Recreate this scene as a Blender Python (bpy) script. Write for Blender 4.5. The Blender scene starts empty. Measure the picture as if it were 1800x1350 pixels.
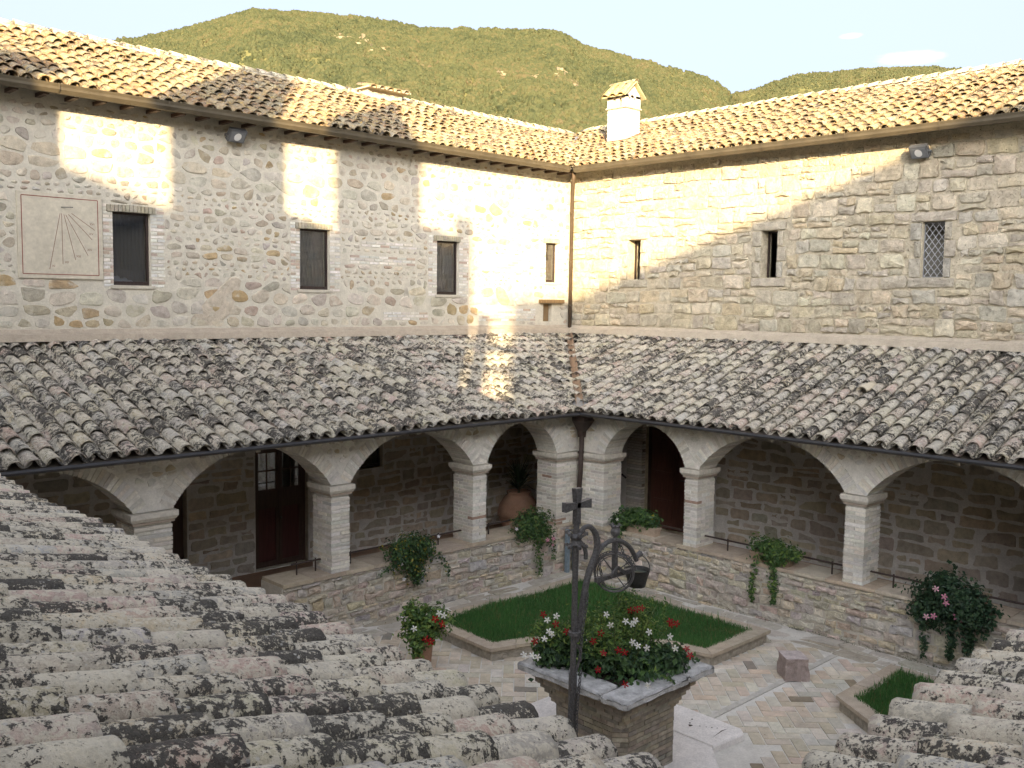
import bpy, math, random
import numpy as np
from mathutils import Vector, Matrix, noise as mnoise

random.seed(7)
rng = np.random.default_rng(7)
scene = bpy.context.scene

# ------------------------------------------------------------------ camera
R3 = ((0.71608006, 0.04827655, -0.6963467),
      (-0.69788351, 0.06911021, -0.71286912),
      (0.0137098, 0.99644024, 0.08317985))
CAMPOS = Vector((0.0, 0.0, 5.8))
cam_data = bpy.data.cameras.new("camera")
cam = bpy.data.objects.new("camera", cam_data)
scene.collection.objects.link(cam)
scene.camera = cam
cam.matrix_world = Matrix.Translation(CAMPOS) @ Matrix(R3).to_4x4()
cam_data.sensor_width = 36.0
cam_data.lens = 1702.0 / 1800.0 * 36.0
cam_data.clip_start = 0.05
cam_data.clip_end = 12000.0
RT = np.array(R3).T

def proj(P):
    c = RT @ (np.array(P, float) - np.array(CAMPOS))
    if c[2] > -0.1:
        return None
    return (900 + 1702 * c[0] / -c[2], 675 - 1702 * c[1] / -c[2], -c[2])

def score(P, size=1.0):
    p = proj(P)
    if p is None or p[0] < -80 or p[0] > 1880 or p[1] < -80 or p[1] > 1430:
        return -1.0
    return size / p[2]

# ------------------------------------------------------------------ world
SUN_EL = math.radians(13.0)
world = bpy.data.worlds.new("World")
scene.world = world
world.use_nodes = True
wn = world.node_tree
wn.nodes.clear()
sky = wn.nodes.new("ShaderNodeTexSky")
sky.sky_type = 'NISHITA'
sky.sun_disc = False
sky.sun_elevation = SUN_EL
sky.sun_rotation = math.radians(225)
sky.altitude = 0
sky.air_density = 0.5
sky.dust_density = 10.0
sky.ozone_density = 3.0
bg = wn.nodes.new("ShaderNodeBackground")
bg.inputs[1].default_value = 0.1
wout = wn.nodes.new("ShaderNodeOutputWorld")
# thin clouds, low over the hills
wtc = wn.nodes.new("ShaderNodeTexCoord")
wmap = wn.nodes.new("ShaderNodeMapping")
wmap.inputs['Scale'].default_value = (14.0, 14.0, 60.0)
wnoi = wn.nodes.new("ShaderNodeTexNoise")
wnoi.inputs['Scale'].default_value = 1.0
wnoi.inputs['Detail'].default_value = 8
wnoi.inputs['Roughness'].default_value = 0.6
L = wn.links
def cloud_mask(px, py, sx, sy):
    r_ = Matrix(R3) @ Vector((px - 900, -(py - 675), -1702.0)); r_.normalize()
    side = r_.cross(Vector((0, 0, 1))).normalized(); upv = side.cross(r_)
    outs = []
    for ax, wd in ((side, sx), (upv, sy)):
        d = wn.nodes.new("ShaderNodeVectorMath"); d.operation = 'DOT_PRODUCT'
        d.inputs[1].default_value = ax
        L.new(wtc.outputs['Generated'], d.inputs[0])
        q = wn.nodes.new("ShaderNodeMath"); q.operation = 'DIVIDE'; q.inputs[1].default_value = wd
        L.new(d.outputs['Value'], q.inputs[0])
        p = wn.nodes.new("ShaderNodeMath"); p.operation = 'MULTIPLY'
        L.new(q.outputs[0], p.inputs[0]); L.new(q.outputs[0], p.inputs[1])
        outs.append(p.outputs[0])
    a = wn.nodes.new("ShaderNodeMath"); a.operation = 'ADD'; L.new(outs[0], a.inputs[0]); L.new(outs[1], a.inputs[1])
    f = wn.nodes.new("ShaderNodeVectorMath"); f.operation = 'DOT_PRODUCT'; f.inputs[1].default_value = r_
    L.new(wtc.outputs['Generated'], f.inputs[0])
    g = wn.nodes.new("ShaderNodeMath"); g.operation = 'GREATER_THAN'; g.inputs[1].default_value = 0.3; L.new(f.outputs['Value'], g.inputs[0])
    m = wn.nodes.new("ShaderNodeMapRange"); m.inputs['From Min'].default_value = 0.0; m.inputs['From Max'].default_value = 1.0
    m.inputs['To Min'].default_value = 0.42; m.inputs['To Max'].default_value = -0.35
    L.new(a.outputs[0], m.inputs['Value'])
    k = wn.nodes.new("ShaderNodeMath"); k.operation = 'MULTIPLY'; L.new(m.outputs[0], k.inputs[0]); L.new(g.outputs[0], k.inputs[1])
    return k.outputs[0]
mx1 = wn.nodes.new("ShaderNodeMath"); mx1.operation = 'MAXIMUM'
L.new(cloud_mask(1603, 98, 0.062, 0.013), mx1.inputs[0]); L.new(cloud_mask(1496, 63, 0.022, 0.0055), mx1.inputs[1])
wadd = wn.nodes.new("ShaderNodeMath"); wadd.operation = 'ADD'
L.new(wnoi.outputs['Fac'], wadd.inputs[0]); L.new(mx1.outputs[0], wadd.inputs[1])
wramp = wn.nodes.new("ShaderNodeMapRange")
wramp.interpolation_type = 'SMOOTHSTEP'
wramp.inputs['From Min'].default_value = 0.66
wramp.inputs['From Max'].default_value = 0.98
wramp.inputs['To Max'].default_value = 0.85
wmix = wn.nodes.new("ShaderNodeMix")
wmix.data_type = 'RGBA'
wmix.inputs[7].default_value = (1.75, 1.6, 1.6, 1)
L.new(wtc.outputs['Generated'], wmap.inputs['Vector'])
L.new(wmap.outputs[0], wnoi.inputs['Vector'])
L.new(wadd.outputs[0], wramp.inputs['Value'])
L.new(wramp.outputs[0], wmix.inputs[0])
# a thin, even veil of high haze whitens the whole evening sky
veil = wn.nodes.new("ShaderNodeMix")
veil.data_type = 'RGBA'
veil.inputs[0].default_value = 0.35
veil.inputs[7].default_value = (2.05, 1.86, 1.45, 1)
L.new(sky.outputs[0], veil.inputs[6])
L.new(veil.outputs[2], wmix.inputs[6])
L.new(wmix.outputs[2], bg.inputs[0])
L.new(bg.outputs[0], wout.inputs[0])

# ------------------------------------------------------------------ sun
sund = bpy.data.lights.new("sun", 'SUN')
sund.energy = 2.1
sund.angle = math.radians(0.6)
sund.color = (1.0, 0.76, 0.44)
sun = bpy.data.objects.new("sun", sund)
scene.collection.objects.link(sun)
sdir = Vector((1.0, 1.0, -0.325)).normalized()
sun.rotation_euler = sdir.to_track_quat('-Z', 'Y').to_euler()
sun.location = (-40, -40, 20)

scene.view_settings.view_transform = 'Standard'
scene.view_settings.look = 'None'
scene.view_settings.exposure = 2.98
scene.view_settings.gamma = 1.0
scene.view_settings.use_curve_mapping = False

# ------------------------------------------------------------------ helpers
COL = scene.collection

class MB:
    def __init__(self):
        self.v = []; self.f = []; self.c = []
    def add(self, vs, fs, col=(1, 1, 1, 0.5)):
        o = len(self.v)
        self.v.extend([tuple(p) for p in vs])
        for f in fs:
            self.f.append(tuple(i + o for i in f))
            self.c.append(col)
    def box(self, x0, x1, y0, y1, z0, z1, col=(1, 1, 1, .5)):
        vs = [(x0, y0, z0), (x1, y0, z0), (x1, y1, z0), (x0, y1, z0),
              (x0, y0, z1), (x1, y0, z1), (x1, y1, z1), (x0, y1, z1)]
        self.add(vs, [(0, 3, 2, 1), (4, 5, 6, 7), (0, 1, 5, 4), (1, 2, 6, 5), (2, 3, 7, 6), (3, 0, 4, 7)], col)
    def obox(self, c, ax, ay, az, col=(1, 1, 1, .5)):
        c = Vector(c); ax = Vector(ax); ay = Vector(ay); az = Vector(az)
        vs = [c + ax * sx + ay * sy + az * sz for sz in (-1, 1) for sx, sy in ((-1, -1), (1, -1), (1, 1), (-1, 1))]
        self.add(vs, [(0, 3, 2, 1), (4, 5, 6, 7), (0, 1, 5, 4), (1, 2, 6, 5), (2, 3, 7, 6), (3, 0, 4, 7)], col)
    def bar(self, a, b, w, h, col=(1, 1, 1, .5)):
        a = Vector(a); b = Vector(b); d = (b - a); l = d.length; d.normalize()
        up = Vector((0, 0, 1)) if abs(d.z) < 0.9 else Vector((0, 1, 0))
        s = d.cross(up).normalized(); u = s.cross(d)
        self.obox((a + b) / 2, d * l / 2, s * w / 2, u * h / 2, col)
    def tube(self, path, r, n=8, col=(1, 1, 1, .5), closed=False, flat=1.0):
        path = [Vector(p) for p in path]
        m = len(path)
        if not isinstance(r, (list, tuple)):
            r = [r] * m
        rings = []
        prev = None
        for i, p in enumerate(path):
            if closed:
                t = path[(i + 1) % m] - path[i - 1]
            else:
                t = path[min(i + 1, m - 1)] - path[max(i - 1, 0)]
            t.normalize()
            if prev is None:
                a = Vector((0, 0, 1)) if abs(t.z) < 0.8 else Vector((0, 1, 0))
                s = t.cross(a).normalized()
            else:
                s = (prev - t * prev.dot(t)).normalized()
            prev = s
            u = t.cross(s)
            rings.append([p + (s * math.cos(2 * math.pi * k / n) * flat + u * math.sin(2 * math.pi * k / n)) * r[i] for k in range(n)])
        vs = [q for rg in rings for q in rg]
        fs = []
        mm = m if closed else m - 1
        for i in range(mm):
            j = (i + 1) % m
            for k in range(n):
                fs.append((i * n + k, i * n + (k + 1) % n, j * n + (k + 1) % n, j * n + k))
        if not closed:
            fs.append(tuple(range(n))[::-1])
            fs.append(tuple((m - 1) * n + k for k in range(n)))
        self.add(vs, fs, col)
    def lathe(self, prof, c, n=20, col=(1, 1, 1, .5)):
        vs = []; fs = []
        for (r, z) in prof:
            for k in range(n):
                a = 2 * math.pi * k / n
                vs.append((c[0] + r * math.cos(a), c[1] + r * math.sin(a), c[2] + z))
        for i in range(len(prof) - 1):
            for k in range(n):
                fs.append((i * n + k, i * n + (k + 1) % n, (i + 1) * n + (k + 1) % n, (i + 1) * n + k))
        self.add(vs, fs, col)
    def prism(self, poly, z0, z1, col=(1, 1, 1, .5)):
        n = len(poly)
        vs = [(p[0], p[1], z0) for p in poly] + [(p[0], p[1], z1) for p in poly]
        fs = [tuple(range(n))[::-1], tuple(range(n, 2 * n))]
        fs += [(i, (i + 1) % n, n + (i + 1) % n, n + i) for i in range(n)]
        self.add(vs, fs, col)
    def mesh(self, name, mat, smooth=False):
        me = bpy.data.meshes.new(name)
        me.from_pydata(self.v, [], self.f)
        at = me.attributes.new('tint', 'FLOAT_COLOR', 'FACE')
        at.data.foreach_set('color', np.array(self.c, dtype=np.float32).ravel())
        if smooth:
            me.polygons.foreach_set('use_smooth', [True] * len(me.polygons))
        me.materials.append(mat)
        me.update()
        return me
    def build(self, name, mat, parent=None, kind=None, smooth=False):
        o = bpy.data.objects.new(name, self.mesh(name, mat, smooth))
        COL.objects.link(o)
        attach(o, parent)
        if kind:
            o['kind'] = kind
        return o

def attach(o, parent):
    if parent is not None:
        o.parent = parent
        if parent.type == 'EMPTY':
            o.matrix_parent_inverse = Matrix.Translation(-Vector(parent.location))

def thing(name, label, cat, loc=(0, 0, 0), group=None):
    o = bpy.data.objects.new(name, None)
    o.empty_display_size = 0.2
    COL.objects.link(o)
    o.location = loc
    o['label'] = label; o['category'] = cat
    if group: o['group'] = group
    return o

def tag(o, label, cat, group=None):
    o['label'] = label; o['category'] = cat
    if group: o['group'] = group
    return o

def jc(col, a=0.06, al=None):
    k = 1 + random.uniform(-a, a)
    return (min(1, col[0] * k * (1 + random.uniform(-a, a) * .4)), min(1, col[1] * k), min(1, col[2] * k * (1 + random.uniform(-a, a) * .5)),
            random.random() if al is None else al)

def pick(pal, a=0.08):
    return jc(random.choice(pal), a)

# ------------------------------------------------------------------ materials
def new_mat(name):
    m = bpy.data.materials.new(name)
    m.use_nodes = True
    nt = m.node_tree
    nt.nodes.clear()
    out = nt.nodes.new("ShaderNodeOutputMaterial")
    bs = nt.nodes.new("ShaderNodeBsdfPrincipled")
    nt.links.new(bs.outputs[0], out.inputs[0])
    return m, nt, bs, out

def N(nt, t, **kw):
    n = nt.nodes.new(t)
    for k, v in kw.items():
        setattr(n, k, v)
    return n

def noise(nt, vec, scale, detail=4, rough=0.55, dist=0.0):
    n = N(nt, "ShaderNodeTexNoise")
    n.inputs['Scale'].default_value = scale
    n.inputs['Detail'].default_value = detail
    n.inputs['Roughness'].default_value = rough
    n.inputs['Distortion'].default_value = dist
    nt.links.new(vec, n.inputs['Vector'])
    return n.outputs['Fac']

def mrange(nt, val, a, b, c=0.0, d=1.0, smooth=False):
    n = N(nt, "ShaderNodeMapRange")
    if smooth: n.interpolation_type = 'SMOOTHSTEP'
    for i, x in zip(('From Min', 'From Max', 'To Min', 'To Max'), (a, b, c, d)):
        if isinstance(x, (int, float)):
            n.inputs[i].default_value = x
        else:
            nt.links.new(x, n.inputs[i])
    nt.links.new(val, n.inputs['Value'])
    return n.outputs[0]

def math_(nt, op, a, b=None):
    n = N(nt, "ShaderNodeMath", operation=op)
    for i, x in enumerate((a, b)):
        if x is None: continue
        if isinstance(x, (int, float)): n.inputs[i].default_value = x
        else: nt.links.new(x, n.inputs[i])
    return n.outputs[0]

def mixc(nt, fac, a, b, mode='MIX'):
    n = N(nt, "ShaderNodeMix", data_type='RGBA', blend_type=mode)
    for i, x in ((0, fac), (6, a), (7, b)):
        if isinstance(x, (int, float)): n.inputs[i].default_value = x
        elif isinstance(x, tuple): n.inputs[i].default_value = (x[0], x[1], x[2], 1)
        else: nt.links.new(x, n.inputs[i])
    return n.outputs[2]

def bump(nt, bs, h, strength, dist):
    b = N(nt, "ShaderNodeBump")
    b.inputs['Strength'].default_value = strength
    b.inputs['Distance'].default_value = dist
    nt.links.new(h, b.inputs['Height'])
    nt.links.new(b.outputs[0], bs.inputs['Normal'])

def src(nt, objinfo, spread=13.0):
    """tint colour, a random number and a position shifted by it"""
    geo = N(nt, "ShaderNodeNewGeometry")
    if objinfo:
        oi = N(nt, "ShaderNodeObjectInfo")
        col, al = oi.outputs['Color'], oi.outputs['Alpha']
    else:
        at = N(nt, "ShaderNodeAttribute", attribute_name='tint')
        col, al = at.outputs['Color'], at.outputs['Alpha']
    mul = math_(nt, 'MULTIPLY', al, spread)
    comb = N(nt, "ShaderNodeCombineXYZ")
    for i in range(3): nt.links.new(mul, comb.inputs[i])
    add = N(nt, "ShaderNodeVectorMath", operation='ADD')
    nt.links.new(geo.outputs['Position'], add.inputs[0])
    nt.links.new(comb.outputs[0], add.inputs[1])
    return col, al, add.outputs[0], geo

def stone_mat(name, objinfo=False, lo=0.72, hi=1.18, scale=9, fine=60, bstr=0.5, bdist=0.012, rough=0.9,
              stain=None, stain_amt=0.35, pits=0.0, spread=13.0, stain_scale=1.3):
    m, nt, bs, out = new_mat(name)
    col, al, vec, geo = src(nt, objinfo, spread)
    n1 = noise(nt, vec, scale, 6, 0.62)
    n2 = noise(nt, vec, fine, 4, 0.6)
    v = mrange(nt, n1, 0.3, 0.7, lo, hi)
    v2 = mrange(nt, n2, 0.25, 0.75, 0.86, 1.12)
    v = math_(nt, 'MULTIPLY', v, v2)
    comb = N(nt, "ShaderNodeCombineColor")
    for i in range(3): nt.links.new(v, comb.inputs[i])
    c = mixc(nt, 1.0, col, comb.outputs[0], 'MULTIPLY')
    if stain:
        n3 = noise(nt, geo.outputs['Position'], stain_scale, 7, 0.65)
        f = mrange(nt, n3, 0.5, 0.72, 0.0, stain_amt, True)
        c = mixc(nt, f, c, stain)
    h = math_(nt, 'ADD', math_(nt, 'MULTIPLY', n1, 1.0), math_(nt, 'MULTIPLY', n2, 0.35))
    if pits > 0:
        n4 = noise(nt, vec, 26, 5, 0.7)
        p = mrange(nt, n4, 0.30, 0.40, 1.0, 0.0, True)
        c = mixc(nt, math_(nt, 'MULTIPLY', p, pits), c, (0.10, 0.08, 0.055))
        h = math_(nt, 'SUBTRACT', h, math_(nt, 'MULTIPLY', p, 0.8))
    nt.links.new(c, bs.inputs['Base Color'])
    bs.inputs['Roughness'].default_value = rough
    bs.inputs['Specular IOR Level'].default_value = 0.25
    bump(nt, bs, h, bstr, bdist)
    return m

def tile_mat(name, objinfo, black=0.5, pale=0.45, moss=0.3, orange=0.0):
    """old clay tile with black, pale and yellow-green lichens"""
    m, nt, bs, out = new_mat(name)
    col, al, vec, geo = src(nt, objinfo, 17.0)
    nb = noise(nt, vec, 3.2, 3, 0.6)
    n1 = noise(nt, vec, 16 if pale < .75 else 23, 9, 0.74, 0.3)
    n2 = noise(nt, vec, 70, 4, 0.6)
    n3 = noise(nt, vec, 21, 7, 0.7, 0.8)
    n4 = noise(nt, vec, 6, 5, 0.6)
    base = mixc(nt, mrange(nt, n4, .35, .65, 0, .5 if orange == 0 else .12), col, (0.46, 0.425, 0.345) if pale > .75 else (0.40, 0.375, 0.315))
    v = mrange(nt, n2, .25, .75, .78, 1.18)
    comb = N(nt, "ShaderNodeCombineColor")
    for i in range(3): nt.links.new(v, comb.inputs[i])
    base = mixc(nt, 1.0, base, comb.outputs[0], 'MULTIPLY')
    # pale crust
    pm = mrange(nt, math_(nt, 'ADD', n3, math_(nt, 'MULTIPLY', nb, 0.35)), 0.72 - 0.12 * pale, 0.78 - 0.12 * pale, 0, 0.85, True)
    c = mixc(nt, pm, base, (0.66, 0.61, 0.49) if pale > .75 else (0.56, 0.52, 0.42) if orange == 0 else (0.36, 0.31, 0.20))
    # moss / yellow green film
    mm = mrange(nt, noise(nt, vec, 4.5, 6, 0.7), 0.62 - 0.1 * moss, 0.72 - 0.1 * moss, 0, 0.6, True)
    c = mixc(nt, mm, c, (0.26, 0.265, 0.15))
    if orange > 0:
        om = mrange(nt, noise(nt, vec, 9, 6, 0.7), 0.6 - 0.1 * orange, 0.68 - 0.1 * orange, 0, 0.7, True)
        c = mixc(nt, om, c, (0.42, 0.27, 0.07))
    # black lichen: more or less of it from tile to tile
    bsum = math_(nt, 'ADD', math_(nt, 'MULTIPLY', n1, 0.75), math_(nt, 'MULTIPLY', n2, 0.25))
    gry = mrange(nt, noise(nt, vec, 11, 6, .7), .52, .60, 0, .45 if pale < .75 else .18, True)
    c = mixc(nt, gry, c, (0.25, 0.245, 0.225))
    bsum = math_(nt, 'ADD', bsum, math_(nt, 'MULTIPLY', nb, 0.35))
    thr = mrange(nt, math_(nt, 'FRACT', math_(nt, 'MULTIPLY', al, 7.31)), 0, 1, 0.82 - 0.1 * black, 0.70 - 0.1 * black)
    d = math_(nt, 'SUBTRACT', bsum, thr)
    bm = mrange(nt, d, -0.006, 0.020, 0, 0.92, True)
    nf = noise(nt, vec, 48, 6, 0.75)
    sp_ = mrange(nt, math_(nt, 'ADD', nf, math_(nt, 'MULTIPLY', nb, 0.3)), 0.735 if pale < .75 else .755, 0.775 if pale < .75 else .785, 0, 0.85, True)
    if orange == 0: bm = math_(nt, 'MAXIMUM', bm, sp_)
    blk_ = mixc(nt, mrange(nt, n2, .4, .62), (0.026, 0.025, 0.024), (0.075, 0.07, 0.064))
    c = mixc(nt, bm, c, blk_)
    # small white rosettes
    vo = N(nt, "ShaderNodeTexVoronoi")
    vo.inputs['Scale'].default_value = 22
    nt.links.new(vec, vo.inputs['Vector'])
    ring = mrange(nt, vo.outputs['Distance'], 0.16, 0.2, 1, 0, True)
    gate = mrange(nt, n4, 0.52, 0.58, 0, 0.75, True)
    c = mixc(nt, math_(nt, 'MULTIPLY', ring, gate), c, (0.52, 0.51, 0.47))
    nt.links.new(c, bs.inputs['Base Color'])
    bs.inputs['Roughness'].default_value = 0.93
    bs.inputs['Specular IOR Level'].default_value = 0.2
    h = math_(nt, 'ADD', math_(nt, 'MULTIPLY', n1, .7), math_(nt, 'ADD', math_(nt, 'MULTIPLY', n2, 0.35), math_(nt, 'MULTIPLY', bm, 0.12)))
    bump(nt, bs, h, 0.9, 0.016)
    return m

def simple_mat(name, col, rough=0.6, metal=0.0, bscale=0, bstr=0.3, bdist=0.005, var=0.0, spec=0.4):
    m, nt, bs, out = new_mat(name)
    bs.inputs['Base Color'].default_value = (*col, 1)
    bs.inputs['Roughness'].default_value = rough
    bs.inputs['Metallic'].default_value = metal
    bs.inputs['Specular IOR Level'].default_value = spec
    geo = N(nt, "ShaderNodeNewGeometry")
    if bscale:
        n1 = noise(nt, geo.outputs['Position'], bscale, 5, 0.6)
        bump(nt, bs, n1, bstr, bdist)
        if var:
            v = mrange(nt, n1, .3, .7, 1 - var, 1 + var)
            comb = N(nt, "ShaderNodeCombineColor")
            for i in range(3): nt.links.new(v, comb.inputs[i])
            nt.links.new(mixc(nt, 1.0, col, comb.outputs[0], 'MULTIPLY'), bs.inputs['Base Color'])
    return m

def leaf_mat(name, rough=0.45, trans=0.25):
    m, nt, bs, out = new_mat(name)
    col, al, vec, geo = src(nt, False)
    n1 = noise(nt, geo.outputs['Position'], 30, 2)
    v = mrange(nt, n1, .3, .7, .8, 1.2)
    comb = N(nt, "ShaderNodeCombineColor")
    for i in range(3): nt.links.new(v, comb.inputs[i])
    c = mixc(nt, 1.0, col, comb.outputs[0], 'MULTIPLY')
    nt.links.new(c, bs.inputs['Base Color'])
    bs.inputs['Roughness'].default_value = rough
    bs.inputs['Specular IOR Level'].default_value = 0.35
    tr = N(nt, "ShaderNodeBsdfTranslucent")
    nt.links.new(c, tr.inputs[0])
    mx = N(nt, "ShaderNodeMixShader")
    mx.inputs[0].default_value = trans
    nt.links.new(bs.outputs[0], mx.inputs[1]); nt.links.new(tr.outputs[0], mx.inputs[2])
    nt.links.new(mx.outputs[0], out.inputs[0])
    return m

def wood_mat(name, col, rough=0.55, scale=(3, 3, 40)):
    m, nt, bs, out = new_mat(name)
    geo = N(nt, "ShaderNodeNewGeometry")
    mp = N(nt, "ShaderNodeMapping")
    mp.inputs['Scale'].default_value = (40, 40, 2.5)
    nt.links.new(geo.outputs['Position'], mp.inputs['Vector'])
    n1 = noise(nt, mp.outputs[0], 1.0, 5, 0.6, 0.5)
    v = mrange(nt, n1, .3, .7, .7, 1.25)
    comb = N(nt, "ShaderNodeCombineColor")
    for i in range(3): nt.links.new(v, comb.inputs[i])
    nt.links.new(mixc(nt, 1.0, col, comb.outputs[0], 'MULTIPLY'), bs.inputs['Base Color'])
    bs.inputs['Roughness'].default_value = rough
    bump(nt, bs, n1, 0.3, 0.003)
    return m

def glass_mat(name, tint=(0.6, 0.65, 0.7), refl=0.12):
    m, nt, bs, out = new_mat(name)
    tr = N(nt, "ShaderNodeBsdfTransparent"); tr.inputs[0].default_value = (*tint, 1)
    gl = N(nt, "ShaderNodeBsdfGlossy"); gl.inputs['Roughness'].default_value = 0.03
    lw = N(nt, "ShaderNodeLayerWeight"); lw.inputs[0].default_value = 0.35
    f = mrange(nt, lw.outputs['Fresnel'], 0, 1, refl, 1.0)
    mx = N(nt, "ShaderNodeMixShader")
    nt.links.new(f, mx.inputs[0]); nt.links.new(tr.outputs[0], mx.inputs[1]); nt.links.new(gl.outputs[0], mx.inputs[2])
    nt.links.new(mx.outputs[0], out.inputs[0])
    return m

M = {}
M['rubble'] = stone_mat('pale_rubble', scale=7, bstr=0.8, bdist=0.03, pits=0.18, stain=(0.57, 0.53, 0.435), stain_amt=0.95, stain_scale=4.5)
M['roughstone'] = stone_mat('rough_parapet_stone', lo=.62, hi=1.2, scale=9, fine=45, bstr=1.0, bdist=0.05, pits=0.4, stain=(0.54, 0.51, 0.44), stain_amt=0.7, stain_scale=4)
M['darkrubble'] = stone_mat('tan_rubble', scale=7, bstr=0.8, bdist=0.03, pits=0.15, stain=(0.48, 0.455, 0.40), stain_amt=0.22, stain_scale=4)
M['mortar'] = stone_mat('lime_mortar', lo=0.86, hi=1.1, scale=5, fine=30, bstr=0.7, bdist=0.025, stain=(0.43, 0.39, 0.30), stain_amt=0.35)
M['ashlar'] = stone_mat('travertine_block', scale=6, fine=35, bstr=1.0, bdist=0.05, pits=0.6, stain=(0.50, 0.455, 0.36), stain_amt=0.5, stain_scale=3.5, lo=.62)
M['mortar_e'] = stone_mat('sandy_mortar', lo=0.75, hi=1.12, scale=8, fine=30, bstr=1.0, bdist=0.05, pits=0.5)
M['brick'] = stone_mat('pale_brick', lo=0.8, hi=1.12, scale=14, fine=80, bstr=0.5, bdist=0.01, stain=(0.47, 0.42, 0.34), stain_amt=0.3)
M['brick_well'] = stone_mat('weathered_brick', lo=0.6, hi=1.15, scale=8, fine=60, bstr=0.7, bdist=0.015, stain=(0.10, 0.085, 0.07), stain_amt=0.75)
M['marble'] = stone_mat('weathered_white_stone', lo=0.55, hi=1.1, scale=11, fine=70, bstr=0.8, bdist=0.02, pits=0.35)
M['paver'] = stone_mat('stone_paver', lo=0.78, hi=1.1, scale=7, fine=50, bstr=0.4, bdist=0.008, rough=0.75, stain=(0.36, .32, .25), stain_amt=.45, stain_scale=1.6)
M['floor'] = stone_mat('court_joint_lime', lo=0.85, hi=1.08, scale=4, fine=40, bstr=0.4, bdist=0.008)
M['tileA'] = tile_mat('lichen_tile_a', False, black=0.6, pale=0.6, moss=0.3)
M['tileO'] = tile_mat('lichen_tile_o', True, black=0.6, pale=0.6, moss=0.3)
M['tileNA'] = tile_mat('near_tile_a', False, black=0.6, pale=0.85, moss=0.15)
M['tileNO'] = tile_mat('near_tile_o', True, black=0.6, pale=0.85, moss=0.15)
M['tileUA'] = tile_mat('upper_tile_a', False, black=0.1, pale=0.2, moss=0.5, orange=0.45)
M['tileUO'] = tile_mat('upper_tile_o', True, black=0.1, pale=0.2, moss=0.5, orange=0.45)
M['deck'] = simple_mat('roof_mortar_bed', (0.16, 0.14, 0.115), 0.95, bscale=20, var=0.2)
M['flash'] = stone_mat('roof_mortar_fillet', lo=0.85, hi=1.1, scale=6, fine=40, bstr=0.7, bdist=0.02)
M['brown_metal'] = simple_mat('brown_painted_metal', (0.045, 0.030, 0.024), 0.65, bscale=4, var=0.2, bstr=0.1)
M['copper'] = simple_mat('aged_copper_gutter', (0.095, 0.078, 0.050), 0.5, metal=0.2, bscale=3, var=0.25, bstr=0.15)
M['dark_metal'] = simple_mat('dark_gutter_metal', (0.035, 0.035, 0.038), 0.45)
M['iron'] = simple_mat('wrought_iron', (0.10, 0.098, 0.098), 0.55, metal=0.3, bscale=45, var=0.45, bstr=0.6, bdist=0.006)
M['lead'] = simple_mat('grey_lead', (0.20, 0.21, 0.22), 0.55, metal=0.2, bscale=20, var=0.2)
M['wood'] = wood_mat('old_dark_wood', (0.075, 0.045, 0.032))
M['door_wood'] = wood_mat('brown_door_wood', (0.14, 0.062, 0.045), 0.45)
M['maroon'] = wood_mat('maroon_panel', (0.085, 0.030, 0.026), 0.35)
M['beam'] = wood_mat('lintel_beam', (0.20, 0.13, 0.06), 0.7)
M['frame'] = wood_mat('window_frame', (0.032, 0.020, 0.016), 0.45)
M['glass'] = glass_mat('window_glass', refl=.2)
M['curtain'] = simple_mat('grey_pleated_screen', (0.20, 0.20, 0.21), 0.8)
M['cloth'] = simple_mat('pale_cloth', (0.55, 0.57, 0.62), 0.85)
M['void'] = simple_mat('dark_room', (0.010, 0.010, 0.011), 0.95)
M['plaster'] = stone_mat('sundial_plaster', lo=0.92, hi=1.06, scale=3, fine=15, bstr=0.15, bdist=0.004)
M['line'] = simple_mat('red_painted_line', (0.24, 0.065, 0.045), 0.8)
M['linedark'] = simple_mat('brown_painted_line', (0.20, 0.10, 0.08), 0.8)
M['whitewash'] = simple_mat('whitewashed_plaster', (0.72, 0.70, 0.66), 0.9, bscale=6, var=0.08)
M['terracotta'] = stone_mat('terracotta', lo=0.8, hi=1.12, scale=5, fine=50, bstr=0.2, bdist=0.005, stain=(0.26, 0.20, 0.15), stain_amt=0.5)
M['brownfloor'] = stone_mat('terracotta_floor', lo=0.8, hi=1.1, scale=4, fine=40, bstr=0.2, bdist=0.004, rough=0.6)
M['leaf'] = leaf_mat('green_leaf')
M['grass'] = leaf_mat('grass_blade', 0.6, 0.3)
M['petal'] = leaf_mat('petal', 0.5, 0.35)
M['soil'] = simple_mat('dark_soil', (0.03, 0.022, 0.015), 0.95, bscale=30, var=0.3)
M['pink_stone'] = stone_mat('pink_limestone', lo=0.7, hi=1.15, scale=10, fine=50, bstr=1.0, bdist=0.04)
M['lampglass'] = simple_mat('lamp_reflector', (0.75, 0.75, 0.72), 0.2, spec=0.6)
M['lamp_body'] = simple_mat('floodlight_housing', (0.12, 0.125, 0.13), 0.45)
M['bluepipe'] = simple_mat('grey_blue_pipe', (0.17, 0.22, 0.26), 0.5, bscale=20, var=0.2)

# ------------------------------------------------------------------ stone cell generators
def clip_poly(poly, nx, ny, c):
    """keep points with nx*u+ny*v <= c"""
    out = []
    n = len(poly)
    for i in range(n):
        a = poly[i]; b = poly[(i + 1) % n]
        da = nx * a[0] + ny * a[1] - c; db = nx * b[0] + ny * b[1] - c
        if da <= 0: out.append(a)
        if (da < 0 < db) or (db < 0 < da):
            t = da / (da - db)
            out.append((a[0] + (b[0] - a[0]) * t, a[1] + (b[1] - a[1]) * t))
    return out

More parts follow.
